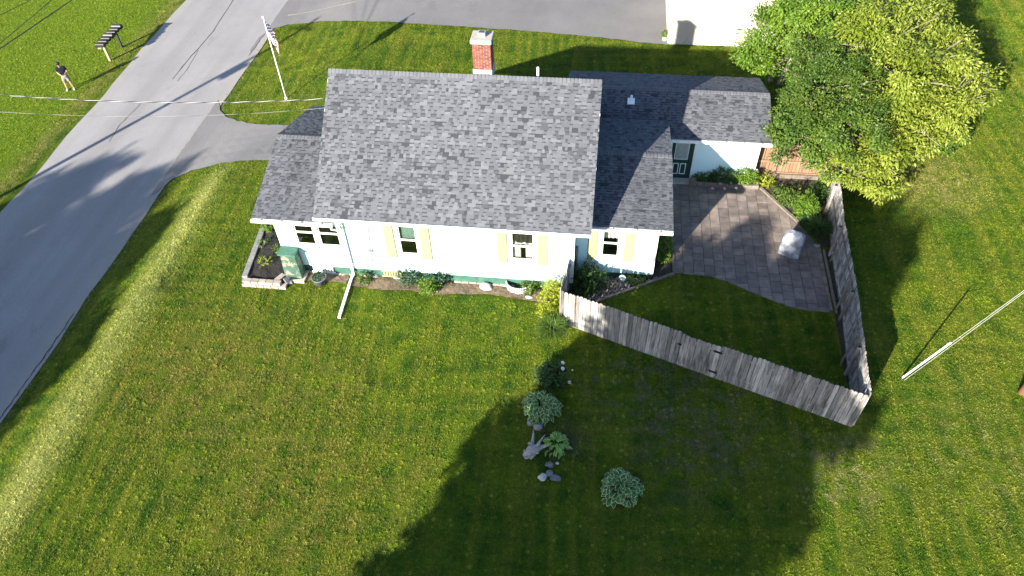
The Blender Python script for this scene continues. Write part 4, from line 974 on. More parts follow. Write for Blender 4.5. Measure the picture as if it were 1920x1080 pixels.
# porch bed plants
shrub('small_plant', atz(505, 428, .25), .22, .3, .14, 'light green plant at the back of the black mulch bed', 'leaf_bright', 60, 6, .09, 21)
shrub('small_plant', atz(495, 458, .25), .2, .2, .10, 'sparse green seedling in the middle of the mulch bed', 'leaf_mid', 26, 5, .08, 22)
shrub('small_plant', atz(497, 492, .25), .22, .22, .09, 'yellowish sparse seedling near the front of the mulch bed', 'leaf_yellow', 26, 5, .08, 23)
shrub('small_plant', atz(524, 470, .25), .12, .16, .14, 'yellow-green plant close beside the green pier', 'leaf_bright', 30, 5, .08, 24)
# pot by the porch
b = G(601, 530); pot = thing('planter_pot', b, 'round dark grey planter pot on the ground by the porch', 'planter pot')
MB().lathe([(0, .0), (.23, .0), (.29, .30), (.31, .31), (.31, .34), (.27, .34), (.26, .28), (0, .27)], b, 22).build('bowl', 'pot_grey', pot, smooth=True)
V, S = spray_leaves([(0, 0, .32, .24, .24, .08)], 60, 6, .07, .55, .1, .2, .1, .2, 31); place('foliage', np_mesh('foliage', V, 4, 'leaf_deep', S), pot)
# gravel bed by the wing
shrub('shrub', Vector((.02, 20.25, 0)), .62, .5, .55, 'dark broad shrub inside the fence against the blue wing wall', 'leaf_deep', 520, 7, .09, 41)
shrub('shrub', Vector((1.75, 20.75, 0)), .42, .2, .18, 'low green groundcover right of the silver garden globe', 'leaf_mid', 130, 6, .07, 42)
shrub('shrub', Vector((2.9, 22.6, 0)), .32, .85, .34, 'yellow-green shrub squeezed between wing side wall and patio', 'leaf_bright', 380, 7, .085, 43)
shrub('shrub', Vector((2.85, 24.6, 0)), .25, 1.0, .4, 'dark green shrub behind the yellow-green one along the wing', 'leaf_deep', 300, 7, .085, 44)
blades('ornamental_grass', Vector((-.25, 19.55, 0)), .45, .5, 130, 'dry brown strap-leaved clump in the fence corner', 'leaf_deep', 45, .015)
b = Vector((1.28, 20.45, 0)); gl = thing('garden_globe', b, 'silver garden globe on a short stand before the wing wall', 'garden globe')
MB().lathe([(.0, .62)]+[(.17*math.sin(a), .45+.17*math.cos(a)) for a in [i*math.pi/12 for i in range(1, 12)]]+[(.0, .28)], b, 20).build('globe', 'mirror_ball', gl, smooth=True)
MB().lathe([(.0, .0), (.12, .0), (.06, .05), (.05, .25), (.09, .29)], b, 12).build('stand', 'concrete', gl)
GR = [(-.4, 19.25), (1.1, 20.1), (2.9, 21.2), (2.4, 20.95), (.4, 20.9), (-.3, 20.3)]
g = random.Random(9); mb = MB(); cnt = 0
while cnt < 420:
    x, y = g.uniform(-.5, 3), g.uniform(19.2, 21.2)
    if inside(GR, np.array([x]), np.array([y]))[0]:
        r = g.uniform(.025, .06); a = g.uniform(0, 3); c, s = math.cos(a)*r, math.sin(a)*r
        mb.hexa([(x-c, y-s, .03), (x+s, y-c, .03), (x+c, y+s, .03), (x-s, y+c, .03), (x-c*.6, y-s*.6, .05+r), (x+s*.6, y-c*.6, .045+r), (x+c*.6, y+s*.6, .05+r), (x-s*.6, y+c*.6, .045+r)]); cnt += 1
tag(mb.build('gravel', 'pebble'), 'grey-brown river stones covering the bed below the wing window', 'gravel', kind='stuff')
# planter under the garage wall
b = Vector((5.75, 27.3, .17)); s1 = shrub('peony', b, .6, .3, .32, 'dark leafy peony with pink blooms in the planter', 'leaf_deep', 230, 7, .10, 51, .4, 'peony')
flowers(s1, FP, [atz(u, v, z) for u, v, z in ((1348, 333, .5), (1351, 345, .35), (1336, 354, .18), (1358, 354, .2))])
b = Vector((6.65, 27.3, .17)); s2 = shrub('peony', b, .5, .3, .34, 'bright leafy peony with white blooms in the planter', 'leaf_bright', 230, 7, .12, 52, .35, 'peony')
flowers(s2, FW, [atz(u, v, z) for u, v, z in ((1385, 346, .3), (1380, 353, .2), (1370, 344, .3), (1419, 320, .6), (1376, 327, .6))])
shrub('shrub', Vector((4.85, 27.35, .17)), .45, .2, .14, 'low dark groundcover at the door end of the planter', 'leaf_mid', 110, 6, .07, 53)
shrub('shrub', Vector((7.55, 27.35, 0)), .35, .3, .28, 'small yellowish shrub at the corner of planter and back bed', 'leaf_yellow', 110, 6, .08, 54)
# back bed
shrub('shrub', atz(1506, 408), .42, .4, .62, 'taller bright green shrub in the back bed by the fence', 'leaf_bright', 420, 7, .08, 61)
shrub('shrub', atz(1478, 385), .40, .4, .42, 'mid green shrub left of the taller one in the back bed', 'leaf_mid', 260, 7, .08, 62)
shrub('shrub', atz(1460, 368), .30, .3, .25, 'low olive plant near the diagonal patio timber', 'leaf_mid', 120, 6, .08, 63)
blades('daylily', atz(1532, 440), .75, .6, 420, 'dark daylily clump between grill cover and right fence', 'leaf_deep', 64, .028)
blades('daylily', atz(1512, 424), .5, .5, 200, 'dark strap-leaved clump behind the grill cover', 'leaf_blue', 65, .025)
shrub('shrub', atz(1528, 375), .35, .4, .45, 'dark green shrub close against the right fence', 'leaf_deep', 260, 7, .08, 66)
b = atz(1516, 325, .0); tw = thing('bare_shrub', b, 'leafless reddish twiggy shrub in front of the tan fence panel', 'shrub'); g = random.Random(6); mb = MB()
for i in range(34):
    a = g.uniform(0, 6.3); rr = g.uniform(.2, .7); limb(mb, (g.uniform(-.1, .1), g.uniform(-.1, .1), 0), (math.cos(a)*rr, math.sin(a)*rr*.7, g.uniform(.6, 1.4)), .014, .004, g, .25, 5, 4)
place('stem', mb.mesh('stem', 'bark_pale'), tw)
rock(atz(1532, 462), .14, .1, .07, 'flat pale stone at the patio edge beside the fence', 'rock_purple', 10)
# covered grill
b = atz(1480, 474); gc = thing('covered_grill', (b.x, b.y, .04), 'grill under a stained grey-blue cover on the patio', 'grill', rz=R(-22))
q = MB(); lev = [(0, .45, .32), (.2, .435, .305), (.45, .425, .30), (.68, .42, .295), (.84, .405, .28), (.96, .365, .235), (1.05, .29, .165), (1.10, .17, .085), (1.115, .03, .015)]; nx = 36; rows = []
for zz, aa, bb in lev:
    row = []
    for j in range(nx):
        th = 6.2832*j/nx; c_, s_ = math.cos(th), math.sin(th); ex_ = .5; fold = 1+.035*math.sin(7*th+zz*2.5)*(1.05-zz)+.02*math.sin(13*th)*(1-zz)
        row.append((aa*math.copysign(abs(c_)**ex_, c_)*fold, bb*math.copysign(abs(s_)**ex_, s_)*fold, zz+.015*math.sin(3*th+1)*(zz > .7)))
    rows.append(row)
for i in range(len(lev)-1):
    for j in range(nx): q.face([rows[i][j], rows[i][(j+1) % nx], rows[i+1][(j+1) % nx], rows[i+1][j]])
q.face(rows[-1])
bmc = bmesh.new(); mec = q.mesh('cover', 'cover_cloth', True); bmc.from_mesh(mec); bmesh.ops.remove_doubles(bmc, verts=bmc.verts, dist=.0005); bmesh.ops.recalc_face_normals(bmc, faces=bmc.faces); bmc.to_mesh(mec); bmc.free()
cv = place('cover', mec, gc)

# ------------------------------------------------------------------ trees at the right
def tb(u, v, z): p = atz(u, v, z); return p
def blobs_px(base, L_): 
    out = []
    for (u, v, z, rx, ry, rz) in L_: p = atz(u, v, z); out.append((p.x-base.x, p.y-base.y, z, rx, ry, rz))
    return out
b1 = Vector((10.3, 31.4, 0))
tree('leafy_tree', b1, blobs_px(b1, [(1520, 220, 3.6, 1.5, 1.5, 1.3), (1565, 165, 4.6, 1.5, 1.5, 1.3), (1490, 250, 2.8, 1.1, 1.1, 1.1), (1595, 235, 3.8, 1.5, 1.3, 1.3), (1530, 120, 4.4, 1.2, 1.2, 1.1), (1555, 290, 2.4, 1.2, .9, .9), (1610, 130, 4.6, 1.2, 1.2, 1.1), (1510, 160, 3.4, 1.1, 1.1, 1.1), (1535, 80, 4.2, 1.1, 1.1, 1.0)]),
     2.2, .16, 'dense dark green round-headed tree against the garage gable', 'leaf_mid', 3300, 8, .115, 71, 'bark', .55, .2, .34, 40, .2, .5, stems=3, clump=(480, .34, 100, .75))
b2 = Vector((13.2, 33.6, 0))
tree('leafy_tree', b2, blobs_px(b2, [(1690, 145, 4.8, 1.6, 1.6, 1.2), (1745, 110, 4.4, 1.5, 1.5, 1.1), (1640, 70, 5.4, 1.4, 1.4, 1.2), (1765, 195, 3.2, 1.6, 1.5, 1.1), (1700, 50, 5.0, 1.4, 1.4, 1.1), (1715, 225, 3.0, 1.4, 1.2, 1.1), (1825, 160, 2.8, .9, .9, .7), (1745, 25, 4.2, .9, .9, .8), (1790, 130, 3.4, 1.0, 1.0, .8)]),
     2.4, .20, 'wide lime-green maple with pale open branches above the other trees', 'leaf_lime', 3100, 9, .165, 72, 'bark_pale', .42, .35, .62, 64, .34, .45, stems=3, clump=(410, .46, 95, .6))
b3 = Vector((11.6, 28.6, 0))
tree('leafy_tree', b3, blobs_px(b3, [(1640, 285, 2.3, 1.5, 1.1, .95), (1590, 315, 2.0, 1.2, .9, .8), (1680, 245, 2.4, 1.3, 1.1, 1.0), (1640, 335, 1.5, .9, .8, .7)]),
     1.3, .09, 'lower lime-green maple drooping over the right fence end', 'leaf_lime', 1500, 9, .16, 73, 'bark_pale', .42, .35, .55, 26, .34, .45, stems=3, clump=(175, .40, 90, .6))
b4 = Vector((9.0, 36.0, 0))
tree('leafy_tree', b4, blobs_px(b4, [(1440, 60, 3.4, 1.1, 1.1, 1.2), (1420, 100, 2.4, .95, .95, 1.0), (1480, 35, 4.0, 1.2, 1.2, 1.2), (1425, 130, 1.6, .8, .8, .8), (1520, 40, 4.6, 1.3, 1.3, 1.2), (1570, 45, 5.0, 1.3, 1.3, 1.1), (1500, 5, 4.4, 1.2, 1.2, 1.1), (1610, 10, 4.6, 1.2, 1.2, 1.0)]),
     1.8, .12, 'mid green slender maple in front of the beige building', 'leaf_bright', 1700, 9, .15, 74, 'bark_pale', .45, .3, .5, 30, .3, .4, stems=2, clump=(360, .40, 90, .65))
shrub('shrub', G(1760, 275), 1.0, 1.0, .8, 'dark green bush under the lime maple at the lawn edge', 'leaf_mid', 700, 7, .13, 75)

# trees behind the camera whose shade lies on lawn and street
def off_tree(base, r, z0, z1, label, seed, n, ls, conic=False):
    bl = []; k = max(2, int((z1-z0)/(r*.9)))
    for i in range(k):
        t = (i+.5)/k; rr = r*((1-.85*t) if conic else (.75+.5*math.sin(t*math.pi))*.85); bl.append((0, 0, z0+(z1-z0)*t, rr, rr, (z1-z0)/k*.85))
    return tree('poplar_tree' if r < 3 else 'broadleaf_tree', base, bl, z0+(z1-z0)*.4, .28, label, 'leaf_off', n, 8, ls, seed, 'bark', .6, .2, .5, 20, .18, .2)
off_tree(Vector((-9.6, -3.7, 0)), 2.5, .5, 11.5, 'lower shade tree on the lawn behind the viewpoint', 81, 5200, .42)
off_tree(Vector((-8.3, -9.0, 0)), 2.7, .5, 15.2, 'taller shade tree on the lawn behind the viewpoint', 82, 8200, .44)
for i, (x, y, hgt, r) in enumerate(((-40.9, -.2, 12.2, 2.0), (-38.6, -2.7, 13.0, 2.0), (-36.4, -5.1, 12.9, 2.0), (-33.9, -6.8, 11.0, 1.9))):
    off_tree(Vector((x, y, gz(x, y))), r, .5, hgt, ['poplar farthest from the street in the row across it', 'tallest poplar, second of the row from the far end', 'third poplar of the row from the far end', 'shortest poplar at the street end of the row'][i], 90+i, 3900, .36)

# ------------------------------------------------------------------ neighbour's building
nb = thing('neighbour_building', (8.5, 42, 0), 'beige neighbouring building with a white window beyond the back lawn', 'building')
def lap(x0, x1, y, z0, z1, mat, parent, holes=(), ex=.2):
    q = MB(); z = z0
    while z < z1-.01:
        zt = min(z1, z+ex)
        for s0, s1 in intervals(x0, x1, [(h[0], h[1]) for h in holes if h[2] < zt-.002 and h[3] > z+.002]):
            q.hexa([(s0, y+.02, z), (s1, y+.02, z), (s1, y-.014, z), (s0, y-.014, z), (s0, y+.02, zt), (s1, y+.02, zt), (s1, y-.004, zt), (s0, y-.004, zt)])
        z += ex
    return tag(q.build('siding', mat, parent), kind='stuff')
NY = 39.82
MB().box(3.5, 13.5, NY+.01, 46.5, -.2, .42).build('foundation', 'stucco', nb)
lap(3.62, 13.5, NY, .42, 3.1, 'beige_siding', nb, [(7.12, 7.98, 1.2, 2.55)])
MB().box(3.47, 3.62, NY-.03, NY+.1, .42, 3.1).build('corner_board', 'white_trim', nb)
MB().box(3.52, 13.48, NY+.08, 46.4, .42, 3.1).build('wall', 'beige_siding', nb)
wn = MB().box(7.02, 7.12, NY-.04, NY+.07, 1.1, 2.62).box(7.98, 8.08, NY-.04, NY+.07, 1.1, 2.62).box(7.12, 7.98, NY-.04, NY+.07, 2.53, 2.62).box(7.12, 7.98, NY-.04, NY+.07, 1.1, 1.2).box(7.12, 7.98, NY-.02, NY+.05, 1.85, 1.93).build('window', 'white_trim', nb)
MB().box(7.12, 7.98, NY+.02, NY+.03, 1.2, 1.85).build('pane', 'window_white', wn); MB().box(7.12, 7.98, NY+.03, NY+.04, 1.93, 2.53).build('pane', 'window_white', wn)
MB().extr([(3.1, NY-.4, 3.1), (3.1, 43.1, 4.9), (3.1, 46.9, 3.1)], (10.8, 0, 0)).build('roof', 'roof_deck', nb)
b = G(1246, 76); fp = thing('flower_pot', b, 'small white flower pot with red and green plant by the beige building', 'flower pot')
MB().lathe([(0, 0), (.12, 0), (.17, .26), (.15, .26), (.14, .22), (0, .22)], b, 14).build('bowl', 'pot_white', fp)
V, S = spray_leaves([(0, 0, .38, .22, .22, .18)], 60, 6, .08, .5, .1, .3, .1, .2, 77); place('foliage', np_mesh('foliage', V, 4, 'leaf_bright', S), fp)
simple('petal_red', (.5, .03, .04), rough=.7); fr2 = flower_mesh(.07, 'petal_red')
for q in ((.12, -.05, .5), (.05, .08, .55), (.16, .06, .46)): inst('flower', fr2, Vector(b)+Vector(q), (0, 0, 0), (1, 1, 1), fp)

# ------------------------------------------------------------------ flagpole and flag
b = G(537, 185); FPH = 4.72
fpole = thing('flagpole', b, 'slim white flagpole with a ball top on the corner lawn', 'flagpole')
MB().tube([b+Vector((0, 0, -.05)), b+Vector((0, 0, 2.4)), b+Vector((0, 0, FPH-.1))], [.040, .033, .022], 12).build('pole', 'white_plastic', fpole, smooth=True)
MB().lathe([(0, .12)]+[(.06*math.sin(i*math.pi/8), .06+.06*math.cos(i*math.pi/8)) for i in range(1, 8)]+[(0, 0)], b+Vector((0, 0, FPH-.1)), 12).build('ball', 'white_plastic', fpole, smooth=True)
MB().lathe([(.09, 0), (.09, .04), (.05, .12)], b, 12).build('base_collar', 'white_plastic', fpole)
nfy, nh = 30, 26; q = MB(); hoist, fly = 1.05, 1.55; grid = {}
for i in range(nfy+1):
    s = fly*i/nfy
    for j in range(nh+1):
        hgt = hoist*j/nh; k = j/nh
        out = .03+.50*(1-math.exp(-2.6*s))*(1-.35*k)+.05*math.sin(s*9+k*2.5)*min(1, s*4)
        side = .06*math.sin(s*7.5+1.5*k)*min(1, s*3)+.035*math.sin(k*8+s*3)*min(1, s*3)
        zz = FPH-.22-hgt-.62*s*(1-.12*k)-.06*math.sin(s*5)
        dx, dy = .94, .34
        grid[i, j] = (b.x+out*dx-side*dy, b.y+out*dy*-1+side*dx, b.z+zz)
for i in range(nfy):
    for j in range(nh):
        canton = i < nfy*.42 and j < nh*7/13
        stripe = int((j+.5)/nh*13)
        m_ = 2 if canton else (0 if stripe % 2 == 0 else 1)
        if canton and i % 2 == 1 and j % 2 == 1 and (i//2+j//2) % 2 == 0: m_ = 1
        q.face([grid[i, j], grid[i+1, j], grid[i+1, j+1], grid[i, j+1]], m_)
fl = q.build('flag', ['flag_red', 'flag_white', 'flag_blue'], smooth=True, origin=(b.x, b.y, b.z+3)); fl.modifiers.new('thick', 'SOLIDIFY').thickness = .004
tag(fl, 'limp striped flag with dark blue canton hanging on the white flagpole', 'flag')

# ------------------------------------------------------------------ mailboxes
pa, pb_ = G(207, 114), G(229, 89)
ms = thing('mailbox_stand', pa, 'two-post wooden stand carrying the row of mailboxes', 'mailbox stand'); ax = (pb_-pa); ax.z = 0
axn = ax.normalized(); zt = pa.z+1.02
e0 = Vector((pa.x, pa.y, 0))-axn*.45; L_ = 7*.37+.05
MB().box(pa.x-.06, pa.x+.06, pa.y-.06, pa.y+.06, pa.z-.2, zt).build('post', 'post_wood', ms); MB().box(pb_.x-.06, pb_.x+.06, pb_.y-.06, pb_.y+.06, pb_.z-.2, zt).build('post', 'black_satin', ms)
MB().bar(Vector((e0.x, e0.y, zt+.025)), Vector((e0.x, e0.y, zt+.025))+axn*L_, .22, .05).build('plank', 'post_wood', ms)
def mb_body(w_, hh, l_):
    q = MB(); sec = [(-w_/2, 0), (w_/2, 0)]+[(w_/2*math.cos(a), hh-w_/2+w_/2*math.sin(a)) for a in [i*math.pi/10 for i in range(11)]]
    q.extr([(s, -l_/2, z) for s, z in sec], (0, l_, 0)); return q
names = ['nearest of the seven black mailboxes, beside the man', 'second black mailbox from the man', 'third black mailbox from the man', 'middle, wider grey-black mailbox of the row of seven', 'fifth black mailbox from the man', 'sixth black mailbox from the man', 'farthest and largest of the seven black mailboxes']
rzm = math.atan2(axn.y, axn.x)
for i in range(7):
    p = Vector((e0.x, e0.y, zt+.05))+axn*(.21+i*.37); big = i in (3, 6); w_ = .27 if big else .21; hh = .27 if big else .23; l_ = .56 if big else .5
    t = thing('mailbox', p, names[i], 'mailbox', 'row of roadside mailboxes', rz=rzm)
    place('body', mb_body(w_, hh, l_).mesh('body', 'black_satin' if big else 'black_metal'), t)
    d_ = mb_body(w_+.012, hh+.006, .02); o = place('door', d_.mesh('door', 'black_metal'), t); o.location = (0, -l_/2-.01, -.003)
    h_ = place('handle', MB().box(-.02, .02, -.03, 0, hh*.75, hh*.85).mesh('handle', 'grey_metal'), o)
    h_.location = (0, 0, 0)

# ------------------------------------------------------------------ person with a controller
b = G(134, 168); face = R(-62)   # turned toward the street
man = thing('person', b, 'man in navy polo, grey shorts and black cap holding a controller', 'person', rz=face-math.pi/2)
def skinned(name, J, E, mat, parent, sub=2):
    me = bpy.data.meshes.new(name); keys = list(J); me.from_pydata([J[k][0] for k in keys], [(keys.index(a), keys.index(c)) for a, c in E], []); me.materials.append(MATS[mat])
    o = link(bpy.data.objects.new(name, me)); o.parent = parent
    md = o.modifiers.new('skin', 'SKIN'); md.use_smooth_shade = True
    for i, k in enumerate(keys):
        r = J[k][1]; me.skin_vertices[0].data[i].radius = r if isinstance(r, tuple) else (r, r)
    me.skin_vertices[0].data[0].use_root = True
    s = o.modifiers.new('sub', 'SUBSURF'); s.levels = s.render_levels = sub
    return o
HS = 1.72/1.75   # +y is forward, built for 1.75 m
J = {'pelvis': ((0, 0, .94), (.14, .10)), 'waist': ((0, 0, 1.08), (.13, .095)), 'chest': ((0, .0, 1.30), (.155, .11)), 'neckb': ((0, .0, 1.45), (.075, .07)), 'neck': ((0, .025, 1.51), .055),
     'head0': ((0, .06, 1.57), (.07, .08)), 'head1': ((0, .075, 1.65), (.078, .098)), 'head2': ((0, .06, 1.73), (.06, .075)),
     'hipL': ((-.09, 0, .88), .09), 'kneeL': ((-.14, .05, .49), .055), 'calfL': ((-.15, .03, .34), .052), 'ankL': ((-.16, 0, .09), .038), 'toeL': ((-.18, .14, .04), .035),
     'hipR': ((.09, 0, .88), .09), 'kneeR': ((.15, .0, .49), .055), 'calfR': ((.17, -.03, .34), .052), 'ankR': ((.19, -.05, .09), .038), 'toeR': ((.22, .09, .04), .035),
     'shL': ((-.19, 0, 1.40), .06), 'elL': ((-.25, .02, 1.13), .042), 'wrL': ((-.10, .25, 1.10), .028), 'haL': ((-.06, .31, 1.11), (.035, .02)),
     'shR': ((.19, 0, 1.40), .06), 'elR': ((.25, .02, 1.13), .042), 'wrR': ((.10, .25, 1.10), .028), 'haR': ((.06, .31, 1.11), (.035, .02))}
E_ = [('pelvis', 'waist'), ('waist', 'chest'), ('chest', 'neckb'), ('neckb', 'neck'), ('neck', 'head0'), ('head0', 'head1'), ('head1', 'head2')]
for s in 'LR':
    E_ += [('pelvis', 'hip'+s), ('hip'+s, 'knee'+s), ('knee'+s, 'calf'+s), ('calf'+s, 'ank'+s), ('ank'+s, 'toe'+s), ('chest', 'sh'+s), ('sh'+s, 'el'+s), ('el'+s, 'wr'+s), ('wr'+s, 'ha'+s)]
    sg = -1 if s == 'L' else 1
    for i in range(4):
        J['f%d%s' % (i, s)] = ((sg*(.045-.012*i), .345, 1.125-.012*i), .010); J['g%d%s' % (i, s)] = ((sg*(.02-.006*i), .372, 1.12-.012*i), .009)
        E_ += [('ha'+s, 'f%d%s' % (i, s)), ('f%d%s' % (i, s), 'g%d%s' % (i, s))]
    J['t'+s] = ((sg*.035, .31, 1.15), .011); J['u'+s] = ((sg*.02, .335, 1.16), .010); E_ += [('ha'+s, 't'+s), ('t'+s, 'u'+s)]
skinned('body', J, E_, 'skin', man, 2)
Js = {'pelvis': ((0, 0, .97), (.165, .125)), 'waist': ((0, 0, 1.10), (.16, .125)), 'chest': ((0, 0, 1.31), (.18, .135)), 'neckb': ((0, .0, 1.46), (.09, .08)),
      'shL': ((-.195, 0, 1.41), .085), 'elL': ((-.235, .01, 1.20), .07), 'shR': ((.195, 0, 1.41), .085), 'elR': ((.235, .01, 1.20), .07)}
skinned('polo_shirt', Js, [('pelvis', 'waist'), ('waist', 'chest'), ('chest', 'neckb'), ('chest', 'shL'), ('shL', 'elL'), ('chest', 'shR'), ('shR', 'elR')], 'cloth_navy', man)
Jp = {'pelvis': ((0, 0, .98), (.165, .125)), 'crotch': ((0, 0, .88), (.155, .12)), 'tL': ((-.10, .01, .80), .115), 'kL': ((-.14, .045, .52), .09), 'tR': ((.10, .0, .80), .115), 'kR': ((.15, .0, .52), .09)}
skinned('shorts', Jp, [('pelvis', 'crotch'), ('crotch', 'tL'), ('tL', 'kL'), ('crotch', 'tR'), ('tR', 'kR')], 'cloth_khaki', man)
for s in 'LR':
    a, t_ = Vector(J['ank'+s][0]), Vector(J['toe'+s][0])
    skinned('shoe', {'h': ((a.x, a.y-.05, .05), .055), 'm': ((a.x+(t_.x-a.x)*.5, (a.y+t_.y)/2, .05), .055), 't': ((t_.x, t_.y+.05, .04), .042)}, [('h', 'm'), ('m', 't')], 'shoe_white', man)
q = MB(); q.lathe([(.105, .0), (.106, .05), (.088, .10), (.045, .128), (.0, .132)], (0, .06, 1.68), 18)
q.face([(-.085, .13, 1.69), (-.075, .22, 1.672), (0, .255, 1.668), (.075, .22, 1.672), (.085, .13, 1.69)]); cp = place('cap', q.mesh('cap', 'cloth_black', True), man)
cp.modifiers.new('thick', 'SOLIDIFY').thickness = .008
q = MB()
for sx in (-.032, .032): q.lathe([(0, .012), (.012, .006), (.012, -.006), (0, -.012)], (sx, .168, 1.655), 8)
place('eye', q.mesh('eye', 'room_dark', True), man)
place('nose', MB().extr([(-.014, .165, 1.615), (.014, .165, 1.615), (0, .165, 1.655)], (0, .025, -.01)).mesh('nose', 'skin'), man)
place('mouth', MB().box(-.022, .022, .150, .163, 1.585, 1.592).mesh('mouth', 'flag_red'), man)
for sx in (-1, 1): place('ear', MB().lathe([(0, .03), (.014, .015), (.014, -.015), (0, -.03)], (sx*.082, .065, 1.64), 8).mesh('ear', 'skin', True), man)
mw = Matrix.Translation(b)@Matrix.Rotation(face-math.pi/2, 4, 'Z')
ct = MB().box(-.085, .085, .325, .36, 1.095, 1.125).box(-.05, .05, .33, .352, 1.1251, 1.17).build('remote_controller', 'black_satin', bevel=.006); ct.matrix_world = mw
tag(ct, 'small dark remote controller in the hands of the man', 'controller')

# ------------------------------------------------------------------ utility poles, wires, guy
def sagline(a, b, sag, n=40): return [a.lerp(b, i/n)-Vector((0, 0, sag*4*(i/n)*(1-i/n))) for i in range(n+1)]
ub = Vector((-31.0, 21.2, gz(-31, 21.2))); UH = 10.4
up1 = thing('utility_pole', ub, 'wooden utility pole beside the street, out of view at the left', 'utility pole')
MB().tube([ub+Vector((0, 0, -.3)), ub+Vector((0, 0, UH))], [.15, .10], 12).build('pole', 'pole_wood', up1, smooth=True)
MB().box(ub.x-.9, ub.x+.9, ub.y-.06, ub.y+.06, ub.z+UH-.75, ub.z+UH-.63).build('crossarm', 'pole_wood', up1)
MB().lathe([(0, 0), (.22, 0), (.22, .75), (0, .8)], ub+Vector((.34, 0, 6.9)), 14).build('transformer', 'grey_metal', up1)
HE = Vector((-9.62, 24.05, 5.85))
def twisted(name, a, b_, sag, r, pitch, label, pale='wire_pale'):
    n = int((b_-a).length/.085); P = sagline(a, b_, sag, n); t = thing(name, b_, label, 'cable'); d = (b_-a).normalized(); s = d.cross(Vector((0, 0, 1))).normalized(); u_ = s.cross(d); L_ = (b_-a).length
    for ph, m_, kr in ((0, pale, .8), (math.pi, 'wire_dark', 1.4)):
        MB().tube([p+(s*math.cos(ph+6.283*L_*i/n/pitch)+u_*math.sin(ph+6.283*L_*i/n/pitch))*r*.8 for i, p in enumerate(P)], r*kr, 6).build('conductor', m_, t)
    return t
twisted('service_cable', ub+Vector((.1, 0, 9.0)), HE, .75, .0125, .95, 'twisted light and dark power cable crossing the street to the house gable')
twisted('telephone_cable', ub+Vector((.1, 0, 8.1)), HE+Vector((0, -.02, -.35)), .85, .0042, 2.0, 'thin pale telephone cable hanging just below the twisted power cable')
lab = ['upper thin dark street wire at the top left corner', 'middle dark street wire crossing the top left corner', 'thicker lower dark street wire crossing the top left corner']
for i, (p0, p1, r) in enumerate((((0, 16), (33, 0), .012), ((0, 67), (80, 0), .014), ((0, 78), (115, 0), .022))):
    a, b_ = atz(*p0, 7.4), atz(*p1, 7.2); dd = (b_-a)
    q = MB().tube(sagline(a-dd*(14/dd.length), b_+dd*(25/dd.length), .25), r, 6); o = q.build('street_wire', 'wire_dark', origin=a); tag(o, lab[i], 'wire', 'street wires')
rb = atz(1917, 737); UH2 = 10.5
up2 = thing('utility_pole', rb, 'brown wooden utility pole base at the right edge of the lawn', 'utility pole')
MB().tube([rb+Vector((0, 0, -.3)), rb+Vector((0, 0, UH2))], [.16, .11], 14).build('pole', 'pole_wood', up2, smooth=True)
ga = atz(1688, 711)
def zhit(u, v):   # height on the pole axis whose guy passes the pixel
    best = None
    for k in range(20, 105):
        z = k*.1; tp = Vector((rb.x, rb.y, z)); 
        for s in range(5, 100):
            p = ga.lerp(tp, s/100); d_ = p-CAM; zc = d_.dot(fw); uu = 960+F*d_.dot(rt)/zc; vv = 540-F*d_.dot(up)/zc
            e_ = (uu-u)**2+(vv-v)**2
            if best is None or e_ < best[0]: best = (e_, z)
    return best[1]
for (u, v), l_ in (((1920, 518), 'upper steel guy wire with white guard tube by the right lawn'), ((1920, 541), 'lower steel guy wire running beside the white guard')):
    z = zhit(u, v); tp = Vector((rb.x, rb.y, z)); t = thing('guy_wire', ga, l_, 'guy wire'); ofs = Vector((0, 0, 0)) if v < 530 else Vector((.08, -.04, 0))
    MB().tube([ga+ofs+Vector((0, 0, -.1)), tp], .0065, 6).build('strand', 'steel_strand', t)
    if v < 530:
        d_ = (tp-ga).normalized(); MB().tube([ga+d_*.12, ga+d_*2.35], .030, 8).build('guard_tube', 'white_plastic', t)

# ------------------------------------------------------------------ grass blades over all lawns that can be seen
FENCED = [PAT, DRIVE1, DRIVE2, [(-9.6, 19.4), (-1.0, 19.25), (-1.0, 21), (2.5, 21), (2.5, 27.5), (7.1, 27.5), (7.0, 32.6), (-1.2, 32.6), (-1.2, 28.3), (-12.2, 28.3), (-12.2, 19.5)],
          [(A.x-.05, A.y-.1), (B.x, B.y-.1), (-11.6, 19.5), (-11.6, 24.5), (D1.x-.05, D1.y)], [(3.4, 39.8), (13.5, 39.8), (13.5, 46.5), (3.4, 46.5)],
          [(7.42, 27.35), (8.75, 25.05), (9.5, 23.5), (9.75, 23.4), (10.1, 27.9), (7.15, 28.0), (7.15, 27.5)], [(-.62, 18.98), (3.3, 21.37), (3.3, 21.9), (2.5, 21.0), (-.9, 21), (-.85, 19.2)],
          [(-11.5, 19.6), (-9.7, 19.6), (-9.7, 20.1), (-11.5, 20.1)], [(9.2, 19.8), (9.6, 19.8), (9.8, 23.4), (9.3, 23.4)]]
NB = 1500000
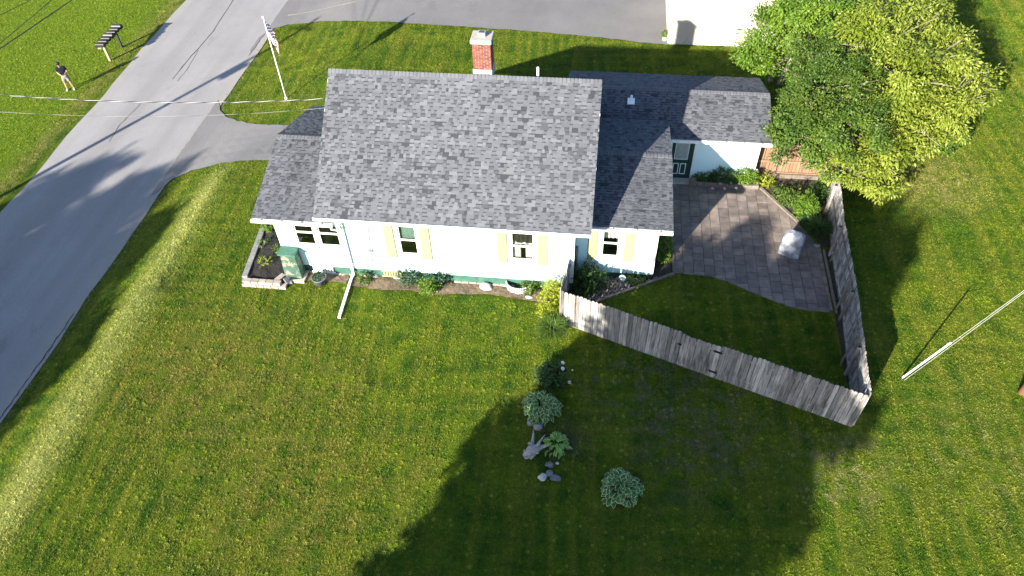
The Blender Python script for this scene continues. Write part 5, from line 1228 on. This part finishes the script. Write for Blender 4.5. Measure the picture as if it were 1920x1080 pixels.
# candidates spread evenly over the part of the ground that shows in the picture, with a margin
X = rng.uniform(-46, 30, NB*2); Y = rng.uniform(5, 52, NB*2)
def projv(X, Y, Z):
    dx, dy, dz = X, Y, Z-H; zc = dx*fw.x+dy*fw.y+dz*fw.z
    return 960+F*(dx*rt.x+dy*rt.y+dz*rt.z)/zc, 540-F*(dx*up.x+dy*up.y+dz*up.z)/zc
uu, vv = projv(X, Y, np.zeros_like(X)); k = (uu > -260) & (uu < 2150) & (vv > -130) & (vv < 1250); X, Y = X[k], Y[k]
edge = .05*np.sin(Y*9.1)+.06*np.sin(Y*3.7+X)
k = ~((X > -28.3-.022*np.maximum(0, Y-20)+edge) & (X < -20.93+edge))
for pl in FENCED: k &= ~inside(pl, X, Y)
X, Y = X[k], Y[k]; X, Y = X[:NB], Y[:NB]; n = len(X)
ts = np.clip((Y-25.5)/6, 0, 1); ts = ts*ts*(3-2*ts); xc = -17.0*(1-ts)-12.9*ts
s = np.clip((X+20.9)/(xc+20.9), 0, 1); Z = np.where(X >= xc, 0, np.where(X > -20.9, -1.0*(1-s*s*(3-2*s)), -1.0-.018*np.minimum(9, -20.9-X)))
l2 = np.clip((-29.9-X)/3, 0, 1); Z = Z+np.where(X < -29.9, .08*l2*l2*(3-2*l2), 0)
cl = np.sin(X*2.3+np.sin(Y*1.7)*1.5)*np.sin(Y*2.1+np.sin(X*1.3)*1.4)
hgt = .045*(1+.35*cl)*rng.uniform(.6, 1.4, n); az = rng.uniform(0, 6.283, n); ln = rng.uniform(.3, 1.3, n)*hgt; wd = rng.uniform(.006, .013, n)
P0 = np.stack([X, Y, Z-.004], 1); D = np.stack([np.cos(az)*ln, np.sin(az)*ln, hgt], 1); a2 = az+rng.uniform(-1.2, 1.2, n)+1.57; S_ = np.stack([np.cos(a2)*wd, np.sin(a2)*wd, np.zeros(n)], 1)
V = np.stack([P0-S_, P0+S_, P0+D], 1).reshape(-1, 3)
SH = rng.random(n)
# broad-leaved weeds and clover rosettes in loose drifts
nw = 16000; ci = rng.integers(0, n, 500); wi = rng.integers(0, n, nw)
wx = np.where(rng.random(nw) < .6, X[ci[rng.integers(0, 500, nw)]]+rng.normal(0, .5, nw), X[wi]); wi2 = rng.integers(0, n, nw)
P_ = P0[wi]; k_ = 6; aw = (np.arange(k_)[None, :]*6.283/k_+rng.uniform(0, 6, nw)[:, None]).ravel(); Lw = np.repeat(rng.uniform(.035, .085, nw), k_); Pw = np.repeat(P_+np.array([0, 0, .03]), k_, 0)
Dw = np.stack([np.cos(aw)*Lw, np.sin(aw)*Lw, .25*Lw], 1); Sw = np.stack([-np.sin(aw)*Lw*.28, np.cos(aw)*Lw*.28, np.zeros(len(aw))], 1)
V = np.concatenate([V, np.stack([Pw+Dw*.3-Sw, Pw+Dw*.3+Sw, Pw+Dw], 1).reshape(-1, 3)]); SH = np.concatenate([SH, np.repeat(np.where(rng.random(nw) < .5, 1.25, .05), k_)])
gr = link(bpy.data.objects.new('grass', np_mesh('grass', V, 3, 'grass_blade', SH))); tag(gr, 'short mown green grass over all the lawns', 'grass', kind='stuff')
